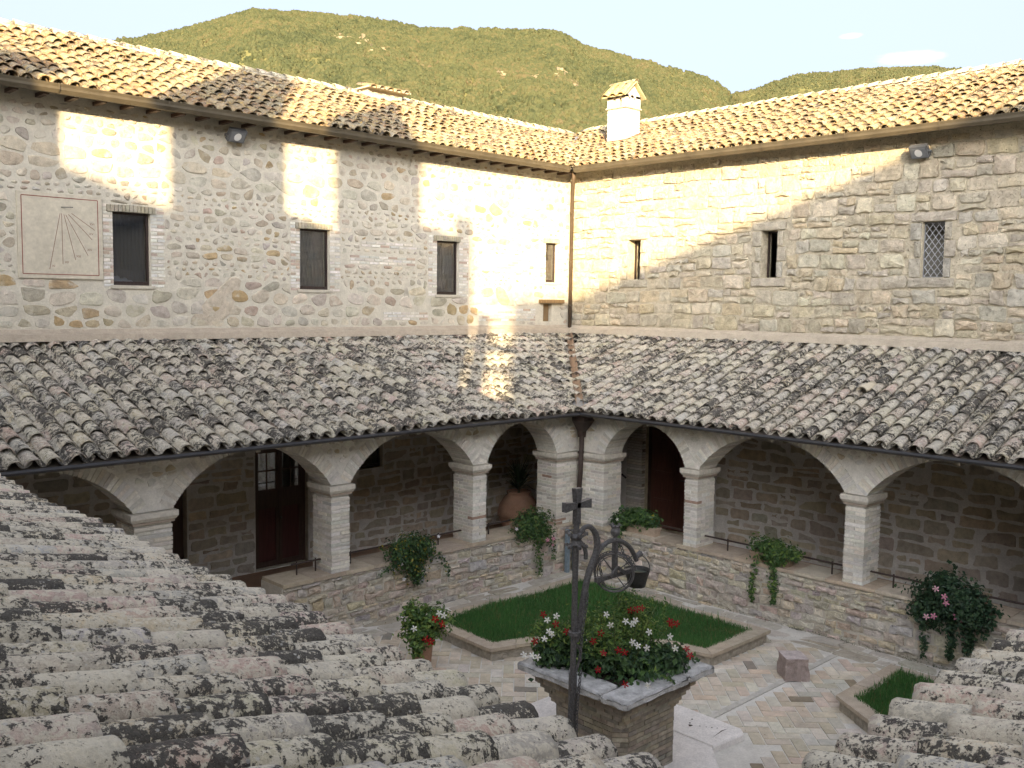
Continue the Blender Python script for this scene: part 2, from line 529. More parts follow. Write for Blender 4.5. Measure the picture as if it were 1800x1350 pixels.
def hole_clip(poly, c, holes):
    for (a0, a1, b0, b1) in holes:
        us = [p[0] for p in poly]; vs = [p[1] for p in poly]
        if not poly or max(us) <= a0 or min(us) >= a1 or max(vs) <= b0 or min(vs) >= b1:
            continue
        d = [a0 - c[0], c[0] - a1, b0 - c[1], c[1] - b1]
        k = d.index(max(d))
        if max(d) <= 0: return []
        if k == 0: poly = clip_poly(poly, 1, 0, a0)
        elif k == 1: poly = clip_poly(poly, -1, 0, -a1)
        elif k == 2: poly = clip_poly(poly, 0, 1, b0)
        else: poly = clip_poly(poly, 0, -1, -b1)
    return poly

def centroid(poly):
    return (sum(p[0] for p in poly) / len(poly), sum(p[1] for p in poly) / len(poly))

def inset_round(poly, gap, cut=0.27, jit=0.0):
    c = centroid(poly)
    q = []
    for p in poly:
        d = math.hypot(p[0] - c[0], p[1] - c[1]) + 1e-6
        k = max(0.25, 1 - gap / d)
        q.append((c[0] + (p[0] - c[0]) * k + random.uniform(-jit, jit), c[1] + (p[1] - c[1]) * k + random.uniform(-jit, jit)))
    r = []
    n = len(q)
    for i in range(n):
        a = q[i]; b = q[(i + 1) % n]
        if math.hypot(a[0] - b[0], a[1] - b[1]) < 0.012:
            r.append(a); continue
        r.append((a[0] + (b[0] - a[0]) * cut, a[1] + (b[1] - a[1]) * cut))
        r.append((a[0] + (b[0] - a[0]) * (1 - cut), a[1] + (b[1] - a[1]) * (1 - cut)))
    return r

def area(poly):
    return abs(sum(poly[i][0] * poly[(i + 1) % len(poly)][1] - poly[(i + 1) % len(poly)][0] * poly[i][1] for i in range(len(poly)))) / 2

def rubble(u0, u1, v0, v1, rows, asp, holes=(), gap=0.03, jit=0.25, pj=0.006, sq=0.8, cut=.26, gv=(.6, 1.4)):
    """voronoi rubble laid in loose courses; returns polygons"""
    pts = []
    v = v0
    while v < v1 - 0.02:
        h = random.choice(rows) * random.uniform(.85, 1.15)
        u = u0 + random.uniform(-.2, 0.1)
        while u < u1 + 0.1:
            w = max(h * random.uniform(*asp), random.uniform(.14, .22))
            uu = u + w / 2; vv = v + h / 2 + math.sin(uu * 0.9 + v) * 0.03
            pts.append((uu + random.uniform(-1, 1) * w * .12, vv + random.uniform(-1, 1) * h * jit))
            u += w
        v += h
    P = np.array(pts)
    out = []
    maxr = max(rows) * max(asp) * 1.6
    for i, p in enumerate(pts):
        if p[0] < u0 or p[0] > u1 or p[1] < v0 or p[1] > v1: continue
        if any(a0 < p[0] < a1 and b0 < p[1] < b1 for a0, a1, b0, b1 in holes): continue
        dx = (P[:, 0] - p[0]) * sq; dy = P[:, 1] - p[1]
        d2 = dx * dx + dy * dy
        idx = np.argsort(d2)[1:15]
        poly = [(p[0] - maxr, p[1] - maxr), (p[0] + maxr, p[1] - maxr), (p[0] + maxr, p[1] + maxr), (p[0] - maxr, p[1] + maxr)]
        for j in idx:
            q = pts[j]
            nx = (q[0] - p[0]) * sq * sq; ny = q[1] - p[1]
            mx = (q[0] + p[0]) / 2; my = (q[1] + p[1]) / 2
            poly = clip_poly(poly, nx, ny, nx * mx + ny * my)
            if len(poly) < 3: break
        if len(poly) < 3: continue
        poly = clip_poly(clip_poly(clip_poly(clip_poly(poly, 1, 0, u1), -1, 0, -u0), 0, 1, v1), 0, -1, -v0)
        if len(poly) < 3: continue
        poly = hole_clip(poly, p, holes)
        if len(poly) < 3 or area(poly) < 0.0018: continue
        out.append(inset_round(poly, gap * random.uniform(*gv), cut, pj))
    return out

def coursed(u0, u1, v0, v1, rows, wid, holes=(), gap=0.012, pj=0.012, split=0.25, cut=.16):
    out = []
    v = v0
    while v < v1 - 0.03:
        h = random.choice(rows) * random.uniform(.88, 1.12)
        if v + h > v1: h = v1 - v
        u = u0 - random.uniform(0, .4)
        while u < u1:
            w = random.uniform(*wid) * (0.6 + h * 1.8)
            cells = [(u, u + w, v, v + h)]
            if h > 0.2 and random.random() < split:
                k = random.uniform(.35, .65)
                if random.random() < .5:
                    cells = [(u, u + w, v, v + h * k), (u, u + w * .55, v + h * k, v + h), (u + w * .55, u + w, v + h * k, v + h)]
                else:
                    cells = [(u, u + w, v, v + h * k), (u, u + w, v + h * k, v + h)]
            for (a, b, c, d) in cells:
                a2, b2 = max(a, u0), min(b, u1)
                if b2 - a2 < 0.05: continue
                wob = lambda x, y: (x + random.uniform(-1, 1) * pj, y + random.uniform(-1, 1) * pj + 0.03 * math.sin(x * 1.1 + y * 2))
                poly = [wob(a2, c), wob((a2 + b2) / 2, c), wob(b2, c), wob(b2, (c + d) / 2), wob(b2, d), wob((a2 + b2) / 2, d), wob(a2, d), wob(a2, (c + d) / 2)]
                cc = ((a2 + b2) / 2, (c + d) / 2)
                poly = hole_clip(poly, cc, holes)
                if len(poly) < 3 or area(poly) < 0.003: continue
                out.append(inset_round(poly, gap * random.uniform(.7, 1.5), cut, pj * .4))
            u += w
        v += h
    return out

def stone_geo(mb, poly, fn, proud, col, back=-0.02, bevel=0.012):
    n = len(poly)
    c = centroid(poly)
    vs = [fn(p[0], p[1], back) for p in poly]
    tilt = (random.uniform(-.05, .05), random.uniform(-.08, .08))
    for p in poly:
        d = math.hypot(p[0] - c[0], p[1] - c[1]) + 1e-6
        k = max(.55, 1 - bevel / d)
        u, v = c[0] + (p[0] - c[0]) * k, c[1] + (p[1] - c[1]) * k
        vs.append(fn(u, v, proud * random.uniform(.65, 1.0) + tilt[0] * (u - c[0]) + tilt[1] * (v - c[1])))
    vs.append(fn(c[0], c[1], proud * 1.25))
    fs = [(i, (i + 1) % n, n + (i + 1) % n, n + i) for i in range(n)]
    fs += [(n + i, n + (i + 1) % n, 2 * n) for i in range(n)]
    mb.add(vs, fs, col)

def lay_stones(polys, fn, pal, mat, parent, limit, name='stone', proud=(0.01, 0.03), vary=0.1, bevel=0.012, cost=None, minpx=8):
    """largest ones on screen become their own objects, the others one joined part"""
    items = []
    for poly in polys:
        c = centroid(poly)
        s = score(fn(c[0], c[1], 0), math.sqrt(area(poly)))
        items.append((s, poly))
    items.sort(key=lambda t: -t[0])
    rest = MB(); k = 0
    for s, poly in items:
        col = pick(pal, vary)
        pr = random.uniform(*proud)
        if k < limit and s * 1702 > minpx:
            mb = MB(); stone_geo(mb, poly, fn, pr, col, bevel=bevel)
            mb.build(name, mat, parent)
            k += 1
        else:
            stone_geo(rest, poly, fn, pr, col, bevel=bevel)
    if rest.f:
        rest.build(name + '_infill', mat, parent, kind='stuff')
    return k

def wall_cells(mb, u0, u1, v0, v1, holes, fn, thick, col):
    """slab in the u,v plane with rectangular holes and reveals; fn(u,v,d), d grows inwards as negative"""
    us = sorted(set([u0, u1] + [x for h in holes for x in h[:2] if u0 < x < u1]))
    vs = sorted(set([v0, v1] + [x for h in holes for x in h[2:] if v0 < x < v1]))
    nu, nv = len(us) - 1, len(vs) - 1
    solid = [[not any(h[0] <= (us[i] + us[i + 1]) / 2 <= h[1] and h[2] <= (vs[j] + vs[j + 1]) / 2 <= h[3] for h in holes) for j in range(nv)] for i in range(nu)]
    for i in range(nu):
        for j in range(nv):
            if not solid[i][j]: continue
            a, b, c, d = us[i], us[i + 1], vs[j], vs[j + 1]
            mb.add([fn(a, c, 0), fn(b, c, 0), fn(b, d, 0), fn(a, d, 0)], [(0, 1, 2, 3)], col)
            mb.add([fn(a, c, -thick), fn(b, c, -thick), fn(b, d, -thick), fn(a, d, -thick)], [(3, 2, 1, 0)], col)
            for (di, dj, e0, e1) in ((-1, 0, (a, c), (a, d)), (1, 0, (b, c), (b, d)), (0, -1, (a, c), (b, c)), (0, 1, (a, d), (b, d))):
                ii, jj = i + di, j + dj
                if 0 <= ii < nu and 0 <= jj < nv and solid[ii][jj]: continue
                mb.add([fn(e0[0], e0[1], 0), fn(e1[0], e1[1], 0), fn(e1[0], e1[1], -thick), fn(e0[0], e0[1], -thick)], [(0, 1, 2, 3)], col)

# ------------------------------------------------------------------ ground and hills
PAL_LIME = (0.47, 0.45, 0.40)
gm = MB()
gm.add([(-3000, -3000, -0.35), (3000, -3000, -0.35), (3000, 3000, -0.35), (-3000, 3000, -0.35)], [(0, 1, 2, 3)], (0.08, 0.09, 0.04, .5))
ground = gm.build('ground', stone_mat('meadow', scale=0.05, fine=0.8), kind='structure')

HILL = [(5, 9.5), (14, 11.6), (20.4, 12.3), (22.6, 12.65), (25.4, 12.8), (29.9, 12.75), (32.3, 12.0), (33.26, 11.9), (34.87, 12.9), (39.4, 14.05), (41.7, 14.6), (43.3, 15.4),
        (47, 15.45), (50.9, 15.4), (54, 15.8), (57, 15.85), (60.7, 15.75), (64, 14.6), (66.3, 13.9), (68.3, 13.45), (72, 12.8), (80, 12), (95, 11)]
HAZ = [h[0] for h in HILL]; HEL = [h[1] for h in HILL]

def hill_el(az):
    return float(np.interp(az, HAZ, HEL)) - (0.16 if az > 33.3 else 0.05)

def hill_point(az, t):
    """t 0..1 from foot to ridge and on to 1.25 behind it"""
    far = az < 33.2
    blend = min(1, max(0, (33.6 - az) / 0.7))
    Rr = 2350 + 250 * math.sin(az * 0.11) + blend * 1500
    R0 = 420
    R = R0 + (Rr - R0) * t
    el = hill_el(az) + 0.10 * mnoise.noise(Vector((az * 1.3, 0, 3))) + 0.05 * mnoise.noise(Vector((az * 5, 0, 9)))
    n = mnoise.fractal(Vector((az * 0.16, t * 2.2, 1.7)), 0.9, 2.1, 5)
    if t <= 1:
        e = 3.0 + (el - 3.0) * (t ** 0.8) + n * 1.9 * math.sin(math.pi * min(1, t)) ** 0.8
        e = min(e, el - (1 - t) * 0.5)
        z = R * math.tan(math.radians(e)) + 5.8
    else:
        z = Rr * math.tan(math.radians(el)) + 5.8 - (t - 1) * Rr * 0.32
    a = math.radians(az)
    return (R * math.cos(a), R * math.sin(a), z)

hm = MB()
AZ = np.arange(4, 96.01, 0.35); TT = np.concatenate([np.linspace(0, 1, 46), [1.06, 1.15, 1.25]])
hv = [hill_point(a, t) for a in AZ for t in TT]
nT = len(TT)
hf = [(i * nT + j, (i + 1) * nT + j, (i + 1) * nT + j + 1, i * nT + j + 1) for i in range(len(AZ) - 1) for j in range(nT - 1)]
hm.add(hv, hf, (0.13, 0.125, 0.045, .5))
M['hill'] = stone_mat('hill_undergrowth', lo=0.6, hi=1.3, scale=0.006, fine=0.06, bstr=0.0, spread=0)
hills = hm.build('hills', M['hill'], kind='structure', smooth=True)

# pale rock outcrops on the hillside
rk = MB()
for (paz, pt, w, h_) in ((55.5, .86, 85, 9), (54.6, .82, 60, 8), (53.6, .79, 50, 8), (43.2, .74, 50, 10), (42.3, .73, 40, 9), (44.6, .71, 30, 7), (46.5, .73, 25, 5)):
    for q in range(14):
        a = paz + random.uniform(-.5, .5) * w / 55; t = pt + random.uniform(-.02, .02) - (a - paz) * 0.03
        p = Vector(hill_point(a, t))
        s = random.uniform(2, 6)
        rk.obox(p + Vector((0, 0, s * .7)), Vector((s, 0, 0)).lerp(Vector((0, s, 0)), random.random()) , Vector((0, 0, 1)).cross(Vector((1, random.uniform(-1, 1), 0))) * s * .6, (0, 0, s * 0.55), (0.24, 0.20, 0.13, random.random()))
rk.build('rock_outcrops', stone_mat('hill_rock', scale=0.1, fine=0.6, bstr=0), kind='stuff')

# woodland on the hills: geometry-node instances of a few crown shapes
def crown(seed):
    r = random.Random(seed)
    import bmesh
    bm = bmesh.new()
    bmesh.ops.create_icosphere(bm, subdivisions=2, radius=1.0)
    for v in bm.verts:
        k = 1 + 0.38 * mnoise.noise(v.co * 1.7 + Vector((seed * 3.1, 0, 0)))
        v.co *= k
        v.co.z *= 0.95
    me = bpy.data.meshes.new('crown')
    bm.to_mesh(me); bm.free()
    return me

def tree_mat():
    m, nt, bs, out = new_mat('wood_canopy')
    oi = N(nt, "ShaderNodeObjectInfo")
    geo = N(nt, "ShaderNodeNewGeometry")
    big = noise(nt, geo.outputs['Position'], 0.004, 5, 0.6)
    mid = noise(nt, geo.outputs['Position'], 0.02, 4, 0.6)
    cr = N(nt, "ShaderNodeValToRGB")
    e = cr.color_ramp.elements
    e[0].position = 0.0; e[0].color = (0.034, 0.042, 0.021, 1)
    e[1].position = 1.0; e[1].color = (0.098, 0.080, 0.044, 1)
    for pos, c in ((0.3, (0.052, 0.060, 0.028, 1)), (0.6, (0.068, 0.072, 0.033, 1)), (0.85, (0.083, 0.077, 0.037, 1))):
        x = e.new(pos); x.color = c
    f = math_(nt, 'ADD', math_(nt, 'MULTIPLY', oi.outputs['Random'], 0.55), mrange(nt, math_(nt, 'ADD', big, mid), .75, 1.25, -0.1, 0.5))
    nt.links.new(f, cr.inputs[0])
    nt.links.new(cr.outputs[0], bs.inputs['Base Color'])
    bs.inputs['Roughness'].default_value = 0.9
    bs.inputs['Specular IOR Level'].default_value = 0.1
    return m
M['canopy'] = tree_mat()
crown_meshes = []
for s in range(3):
    me = crown(s); me.materials.append(M['canopy'])
    crown_meshes.append(me)
NP = 95000
pts = []
rr = random.Random(5)
while len(pts) < NP:
    az = rr.uniform(12, 76)
    t = math.sqrt(rr.uniform(0.16, 1.1))
    if mnoise.fractal(Vector((az * .7, t * 11, 5.0)), .8, 2.0, 4) > .42 and rr.random() < .8: continue
    pts.append(hill_point(az, t) + (az,))
pts = np.array(pts)
pme = bpy.data.meshes.new('woodland')
pme.from_pydata([tuple(p[:3]) for p in pts], [], [])
wood = bpy.data.objects.new('woodland', pme)
COL.objects.link(wood)
wood['kind'] = 'stuff'
ng = bpy.data.node_groups.new('scatter_crowns', 'GeometryNodeTree')
ng.interface.new_socket('Geometry', in_out='INPUT', socket_type='NodeSocketGeometry')
ng.interface.new_socket('Geometry', in_out='OUTPUT', socket_type='NodeSocketGeometry')
gi = ng.nodes.new('NodeGroupInput'); go = ng.nodes.new('NodeGroupOutput')
join = ng.nodes.new('GeometryNodeJoinGeometry')
# the crown meshes come in as part of this object's own node tree via transform of ico spheres
ico = ng.nodes.new('GeometryNodeMeshIcoSphere')
ico.inputs['Radius'].default_value = 1.0
ico.inputs['Subdivisions'].default_value = 2
setp = ng.nodes.new('GeometryNodeSetPosition')
ntex = ng.nodes.new('ShaderNodeTexNoise')
ntex.inputs['Scale'].default_value = 1.3
vsub = ng.nodes.new('ShaderNodeVectorMath'); vsub.operation = 'SUBTRACT'; vsub.inputs[1].default_value = (.5, .5, .5)
vscl = ng.nodes.new('ShaderNodeVectorMath'); vscl.operation = 'SCALE'; vscl.inputs['Scale'].default_value = 1.6
ng.links.new(ntex.outputs['Color'], vsub.inputs[0]); ng.links.new(vsub.outputs[0], vscl.inputs[0])
ng.links.new(ico.outputs['Mesh'], setp.inputs['Geometry']); ng.links.new(vscl.outputs[0], setp.inputs['Offset'])
smat = ng.nodes.new('GeometryNodeSetMaterial'); smat.inputs['Material'].default_value = M['canopy']
ng.links.new(setp.outputs[0], smat.inputs['Geometry'])
iop = ng.nodes.new('GeometryNodeInstanceOnPoints')
rs = ng.nodes.new('FunctionNodeRandomValue'); rs.data_type = 'FLOAT_VECTOR'
rs.inputs[0].default_value = (2.0, 2.0, 2.6); rs.inputs[1].default_value = (5.0, 5.0, 7.6)
rrot = ng.nodes.new('FunctionNodeRandomValue'); rrot.data_type = 'FLOAT_VECTOR'
rrot.inputs[0].default_value = (-.4, -.4, 0); rrot.inputs[1].default_value = (.4, .4, 6.28)
ng.links.new(gi.outputs[0], iop.inputs['Points'])
ng.links.new(smat.outputs[0], iop.inputs['Instance'])
ng.links.new(rs.outputs[0], iop.inputs['Scale'])
ng.links.new(rrot.outputs[0], iop.inputs['Rotation'])
ng.links.new(iop.outputs[0], go.inputs[0])
mod = wood.modifiers.new('scatter', 'NODES'); mod.node_group = ng

# ------------------------------------------------------------------ key planes
YA, XA = 14.0, 15.7        # court faces of the arcades
YW, XW = 17.7, 19.4        # faces of the upper walls
TA = 0.58                  # arcade thickness

# ------------------------------------------------------------------ roof tiles
PAL_TILE = [(0.483, 0.418, 0.297), (0.446, 0.335, 0.279), (0.464, 0.428, 0.315), (0.428, 0.390, 0.315), (0.390, 0.367, 0.315), (0.483, 0.436, 0.335), (0.436, 0.343, 0.288), (0.372, 0.343, 0.297), (0.501, 0.455, 0.362), (0.428, 0.372, 0.307), (0.408, 0.390, 0.357), (0.464, 0.408, 0.315)]
PAL_NEAR = [tuple(min(.68, x * 1.28) for x in c) for c in PAL_TILE] + [(0.58, 0.42, 0.34), (0.62, 0.54, 0.38)]
PAL_TILE_TOP = PAL_TILE + [(0.50, 0.45, 0.34), (0.42, 0.25, 0.18)]
PAL_TILE_UP = [(0.254, 0.182, 0.090), (0.287, 0.211, 0.110), (0.229, 0.153, 0.074), (0.242, 0.142, 0.068), (0.293, 0.235, 0.147), (0.205, 0.153, 0.084), (0.191, 0.117, 0.063)]

def tile_mesh(name, mat, L_=0.46, r0=0.108, r1=0.090, th=0.014, ns=8, nl=2, seed=0, inv=False, amp=0.003):
    r = random.Random(seed)
    vs = []; fs = []
    off = Vector((seed * 7.3, seed * 1.7, 0))
    def ring(rad, y, h, endj):
        out = []
        for k in range(ns + 1):
            a = math.radians(3 + 174 * k / ns)
            x = rad * math.cos(a); z = (rad - 0.0) * math.sin(a) * 0.92
            nn = mnoise.noise(Vector((x * 22, y * 9, z * 22)) + off) * amp * 2
            yy = y + endj * r.uniform(-1, 1)
            q = Vector((x, yy, z)) + Vector((math.cos(a), 0, math.sin(a))) * nn
            if inv: q.z = rad - q.z + 0.0
            out.append(q)
        return out
    m = nl + 1
    for j in range(m):
        t = j / nl
        rr_ = r0 + (r1 - r0) * t
        vs += ring(rr_, L_ * t, 0, 0.004 if j in (0, nl) else 0)
        vs += [Vector(p) for p in ring(rr_ - th, L_ * t, 0, 0)]
    w = 2 * (ns + 1)
    for j in range(nl):
        for k in range(ns):
            a = j * w + k; b = (j + 1) * w + k
            fs.append((a, b, b + 1, a + 1))
            fs.append((a + ns + 1, a + ns + 2, b + ns + 2, b + ns + 1))
        for k in (0, ns):
            a = j * w + k; b = (j + 1) * w + k
            fs.append((a, a + ns + 1, b + ns + 1, b))
    for k in range(ns):
        fs.append((k, k + 1, k + ns + 2, k + ns + 1))
        e = nl * w
        fs.append((e + k, e + k + ns + 1, e + k + ns + 2, e + k + 1))
    me = bpy.data.meshes.new(name)
    me.from_pydata([tuple(v) for v in vs], [], fs)
    me.polygons.foreach_set('use_smooth', [True] * len(me.polygons))
    # keep rims crisp
    for p in me.polygons:
        if p.index >= nl * (2 * ns + 2): p.use_smooth = False
    me.materials.append(mat)
    me.update()
    return me

def join_tiles(name, items, mat, parent):
    """items: (mesh, matrix, colour) -> one mesh"""
    if not items: return
    cache = {}
    V = []; F = []; C = []; o = 0
    for me, mx, col in items:
        if me.name not in cache:
            n = len(me.vertices)
            a = np.empty(n * 3, np.float32); me.vertices.foreach_get('co', a)
            cache[me.name] = (a.reshape(-1, 3), [tuple(p.vertices) for p in me.polygons])
        a, fs = cache[me.name]
        mm = np.array(mx)
        V.append(a @ mm[:3, :3].T + mm[:3, 3])
        F.extend([tuple(i + o for i in f) for f in fs])
        C.extend([col] * len(fs))
        o += len(a)
    me = bpy.data.meshes.new(name)
    me.from_pydata(np.concatenate(V).tolist(), [], F)
    at = me.attributes.new('tint', 'FLOAT_COLOR', 'FACE')
    at.data.foreach_set('color', np.array(C, dtype=np.float32).ravel())
    me.polygons.foreach_set('use_smooth', [True] * len(me.polygons))
    me.materials.append(mat)
    ob = bpy.data.objects.new(name, me)
    COL.objects.link(ob); attach(ob, parent)
    ob['kind'] = 'stuff'
    return ob

def tiled_roof(roof, eave, A, U, slope, a0, a1, run, spacing, expo, ok, meshes, pans, matA, pal, pal_top=None, limit=300, hcov=0.05,
               jit=1.0, tilt=0.045, extra=None):
    """eave: point on deck at a=0; A along the eave, U horizontal up-slope direction"""
    eave = Vector(eave); A = Vector(A); U = Vector(U)
    th = math.atan(slope)
    up = (U * math.cos(th) + Vector((0, 0, 1)) * math.sin(th))
    nrm = up.cross(A)
    if nrm.z < 0: nrm = -nrm
    items = []
    ncol = int((a1 - a0) / spacing) + 1
    nrow = int(run / math.cos(th) / expo + 0.999)
    for i in range(ncol):
        a = a0 + i * spacing
        cj = random.uniform(-1, 1) * 0.012 * jit
        drift = random.uniform(-1, 1) * 0.004 * jit
        for kind in (0, 1):
            for j in range(nrow):
                r = j * expo - 0.04 + random.uniform(-1, 1) * 0.018 * jit + (0.02 if kind else 0)
                aa = a + cj + drift * j + random.uniform(-1, 1) * 0.006 * jit + (spacing / 2 if kind else 0)
                aa += 0.022 * jit * mnoise.noise(Vector((a * .9, r * .8, 4.0))) + .010 * jit * math.sin(r * 1.3 + a * .7)
                P = eave + A * aa + up * r + nrm * (0.03 * mnoise.noise(Vector((a * .45, r * .5, 11.0))) * jit)
                mid = P + up * 0.2
                if not ok(mid.x, mid.y): continue
                tl = tilt + random.uniform(-.4, .8) * 0.02 * jit
                if random.random() < 0.02 * jit: tl += 0.05
                y = (up - nrm * tl).normalized()
                yaw = random.uniform(-1, 1) * 0.025 * jit
                y = (y + A * yaw).normalized()
                roll = random.uniform(-1, 1) * 0.04 * jit
                x = (A + nrm * roll); x = (x - y * x.dot(y)).normalized()
                z = x.cross(y)
                if z.z < 0: x = -x; z = x.cross(y)
                h = (hcov if kind == 0 else 0.005) + 0.018
                P = P + nrm * (h + 0.008 * math.sin(aa * 1.7 + r * .8))
                sc = 1 + random.uniform(-.04, .05)
                mx = Matrix(((x.x * sc, y.x, z.x * sc, P.x), (x.y * sc, y.y, z.y * sc, P.y), (x.z * sc, y.z, z.z * sc, P.z), (0, 0, 0, 1)))
                me = random.choice(meshes if kind == 0 else pans)
                pl = pal_top if (pal_top and j >= nrow - 2) else pal
                col = pick(pl, 0.1)
                s = score(mid, 1.0 if kind == 0 else (0.9 if j == 0 else 0.35))
                items.append((s, me, mx, col))
    if extra: extra(items)
    items.sort(key=lambda t: -t[0])
    rest = []
    for k, (s, me, mx, col) in enumerate(items):
        if k < limit and s > 0:
            o = bpy.data.objects.new('roof_tile', me)
            COL.objects.link(o)
            o.parent = roof
            o.matrix_basis = mx
            o.color = col
        else:
            rest.append((me, mx, col))
    join_tiles('roof_tiles', rest, matA, roof)

T_far = [tile_mesh('tile', M['tileO'], seed=s) for s in range(5)]
P_far = [tile_mesh('pan_tile', M['tileO'], seed=s + 10, inv=True, r0=0.095, r1=0.11) for s in range(3)]
T_near = [tile_mesh('tile', M['tileNO'], seed=s, ns=14, nl=7, amp=0.003, th=0.018, L_=0.50, r0=0.112, r1=0.092) for s in range(6)]
P_near = [tile_mesh('pan_tile', M['tileNO'], seed=s + 10, inv=True, ns=8, nl=3, r0=0.095, r1=0.11) for s in range(3)]
T_up = [tile_mesh('tile', M['tileUO'], seed=s, ns=6, nl=1, amp=0.004) for s in range(5)]
P_up = [tile_mesh('pan_tile', M['tileUO'], seed=s + 10, inv=True, ns=6, nl=1, r0=0.095, r1=0.11) for s in range(3)]

# ================================================================== NORTH BUILDING (left in the photograph)
def fnN(u, v, d): return (u, YW - d, v)
def fnE(u, v, d): return (XW - d, u, v)

north = thing('stone_building', 'long rubble stone wing on the left with sundial, four upper windows and sunlit tiled roof', 'building', (12, YW, 0))
winN = [(7.15, 7.85, 6.03, 7.36), (11.04, 11.78, 6.03, 7.30), (14.76, 15.45, 5.98, 7.25), (18.46, 18.91, 6.36, 7.39)]
lowN = [(9.96, 11.22, 0.20, 2.78), (7.2, 8.48, 0.20, 2.25), (12.42, 13.2, 2.04, 2.95), (18.5, 18.88, 1.39, 2.6), (18.4, 18.72, 5.33, 5.80)]
mb = MB()
wall_cells(mb, -8.0, 19.4, -0.3, 9.32, winN + lowN, fnN, 0.42, (0.59, 0.55, 0.45, .5))
wallN = mb.build('wall', M['mortar'], north)
mb = MB()
mb.box(-8, 26.6, 24.8, 25.2, -0.3, 9.4, (0.45, 0.42, 0.35, .5))
mb.box(-8.4, -8.0, YW, 25.2, -0.3, 9.4, (0.45, 0.42, 0.35, .5))
mb.build('rear_wall', M['mortar'], north)

sund_rect = (5.53, 6.95, 6.12, 7.58)
brickzones = [(6.97, 7.15, 6.0, 7.5), (7.85, 8.12, 6.0, 7.5), (10.82, 11.04, 6.0, 7.45), (11.78, 12.05, 6.0, 7.45), (14.5, 14.76, 5.95, 7.4), (15.45, 15.75, 5.95, 7.4),
              (18.25, 18.46, 6.3, 7.5), (18.91, 19.12, 6.3, 7.5), (12.3, 14.1, 6.62, 6.86), (12.6, 14.3, 7.0, 7.14), (13.2, 14.5, 5.38, 5.62), (16.1, 18.1, 5.35, 5.72), (16.3, 17.8, 6.6, 7.0)]
winbox = [(a - 0.0, b + 0.0, c - 0.0, d + 0.14) for a, b, c, d in winN]
holesN = winbox + [sund_rect, (18.2, 19.0, 5.3, 5.92)] + brickzones
polysN = rubble(3.2, 19.38, 5.24, 9.15, [0.07, 0.10, 0.14, 0.18, 0.22, 0.26], (1.15, 2.3), holesN, gap=0.020, jit=0.22, pj=0.018, sq=.75, cut=.25, gv=(.5, 2.2))
PALN = [(0.584, 0.530, 0.419), (0.552, 0.493, 0.384), (0.573, 0.525, 0.429), (0.541, 0.488, 0.384), (0.562, 0.514, 0.414), (0.519, 0.473, 0.369), (0.552, 0.504, 0.404), (0.508, 0.473, 0.399), (0.465, 0.404, 0.299), (0.508, 0.452, 0.344), (0.433, 0.362, 0.249), (0.416, 0.378, 0.309), (0.454, 0.362, 0.284), (0.443, 0.336, 0.190), (0.541, 0.493, 0.399), (0.487, 0.430, 0.329), (0.389, 0.352, 0.279)]
polysNlow = coursed(5.0, 19.35, 0.22, 3.6, [0.15, 0.2, 0.25, 0.29], (.35, .72), lowN, gap=0.024, pj=0.03, split=.2, cut=.22)
PALLOW = [(0.478, 0.417, 0.314), (0.518, 0.450, 0.341), (0.437, 0.382, 0.294), (0.491, 0.430, 0.355), (0.450, 0.417, 0.341), (0.546, 0.491, 0.382)]
lay_stones(polysN, fnN, PALN, M['rubble'], wallN, 215, proud=(0.003, 0.022), vary=0.12, bevel=0.026)
lay_stones(polysNlow, fnN, PALLOW, M['darkrubble'], wallN, 85, proud=(0.01, 0.025), vary=0.12, bevel=0.018)

def brick_strip(mb, u0, u1, v0, v1, fn, pal, bw=0.26, bh=0.052, gap=0.013, proud=0.012, vert=False):
    v = v0; k = 0
    while v + bh <= v1 + 0.001:
        u = u0 - (bw / 2 if k % 2 else 0)
        while u < u1:
            a = max(u, u0); b = min(u + bw - gap, u1)
            if b - a > 0.03:
                col = pick(pal, .1); p = proud * random.uniform(.3, 1.2)
                j = random.uniform(-.003, .003)
                mb.add([fn(a, v + j, -.01), fn(b, v + j, -.01), fn(b, v + bh + j, -.01), fn(a, v + bh + j, -.01),
                        fn(a + .003, v + .003 + j, p), fn(b - .003, v + .003 + j, p), fn(b - .003, v + bh - .003 + j, p), fn(a + .003, v + bh - .003 + j, p)],
                       [(4, 5, 6, 7), (0, 1, 5, 4), (1, 2, 6, 5), (2, 3, 7, 6), (3, 0, 4, 7)], col)
            u += bw
        v += bh + gap; k += 1

PALBR = [(0.671, 0.647, 0.580), (0.610, 0.586, 0.518), (0.732, 0.708, 0.640), (0.659, 0.616, 0.531), (0.561, 0.537, 0.482)]
PALBRN = PALBR + [(0.50, 0.40, 0.32)]
mb = MB()
for z in brickzones: brick_strip(mb, *z, fnN, PALBRN)
mb.build('brick_surround', M['brick'], wallN, kind='stuff')
# window lintels: shallow brick heads
for (a, b, c, d) in winN:
    mb = MB()
    n = int((b - a + 0.22) / 0.07)
    for i in range(n):
        u = a - .11 + i * 0.07
        z0 = d + 0.005 - 0.02 * abs((u - (a + b) / 2) / (b - a))
        mb.box(u, u + .058, YW - 0.035, YW + 0.2, z0, z0 + 0.12, pick([(0.40, 0.36, 0.26), (0.36, 0.33, 0.25)], .1))
    mb.build('lintel', M['brick'], wallN)
    mb = MB()
    mb.box(a - .06, b + .06, YW - 0.03, YW + 0.15, c - 0.06, c - 0.004, (0.53, 0.49, 0.40, .5))
    mb.build('sill', M['mortar'], wallN)

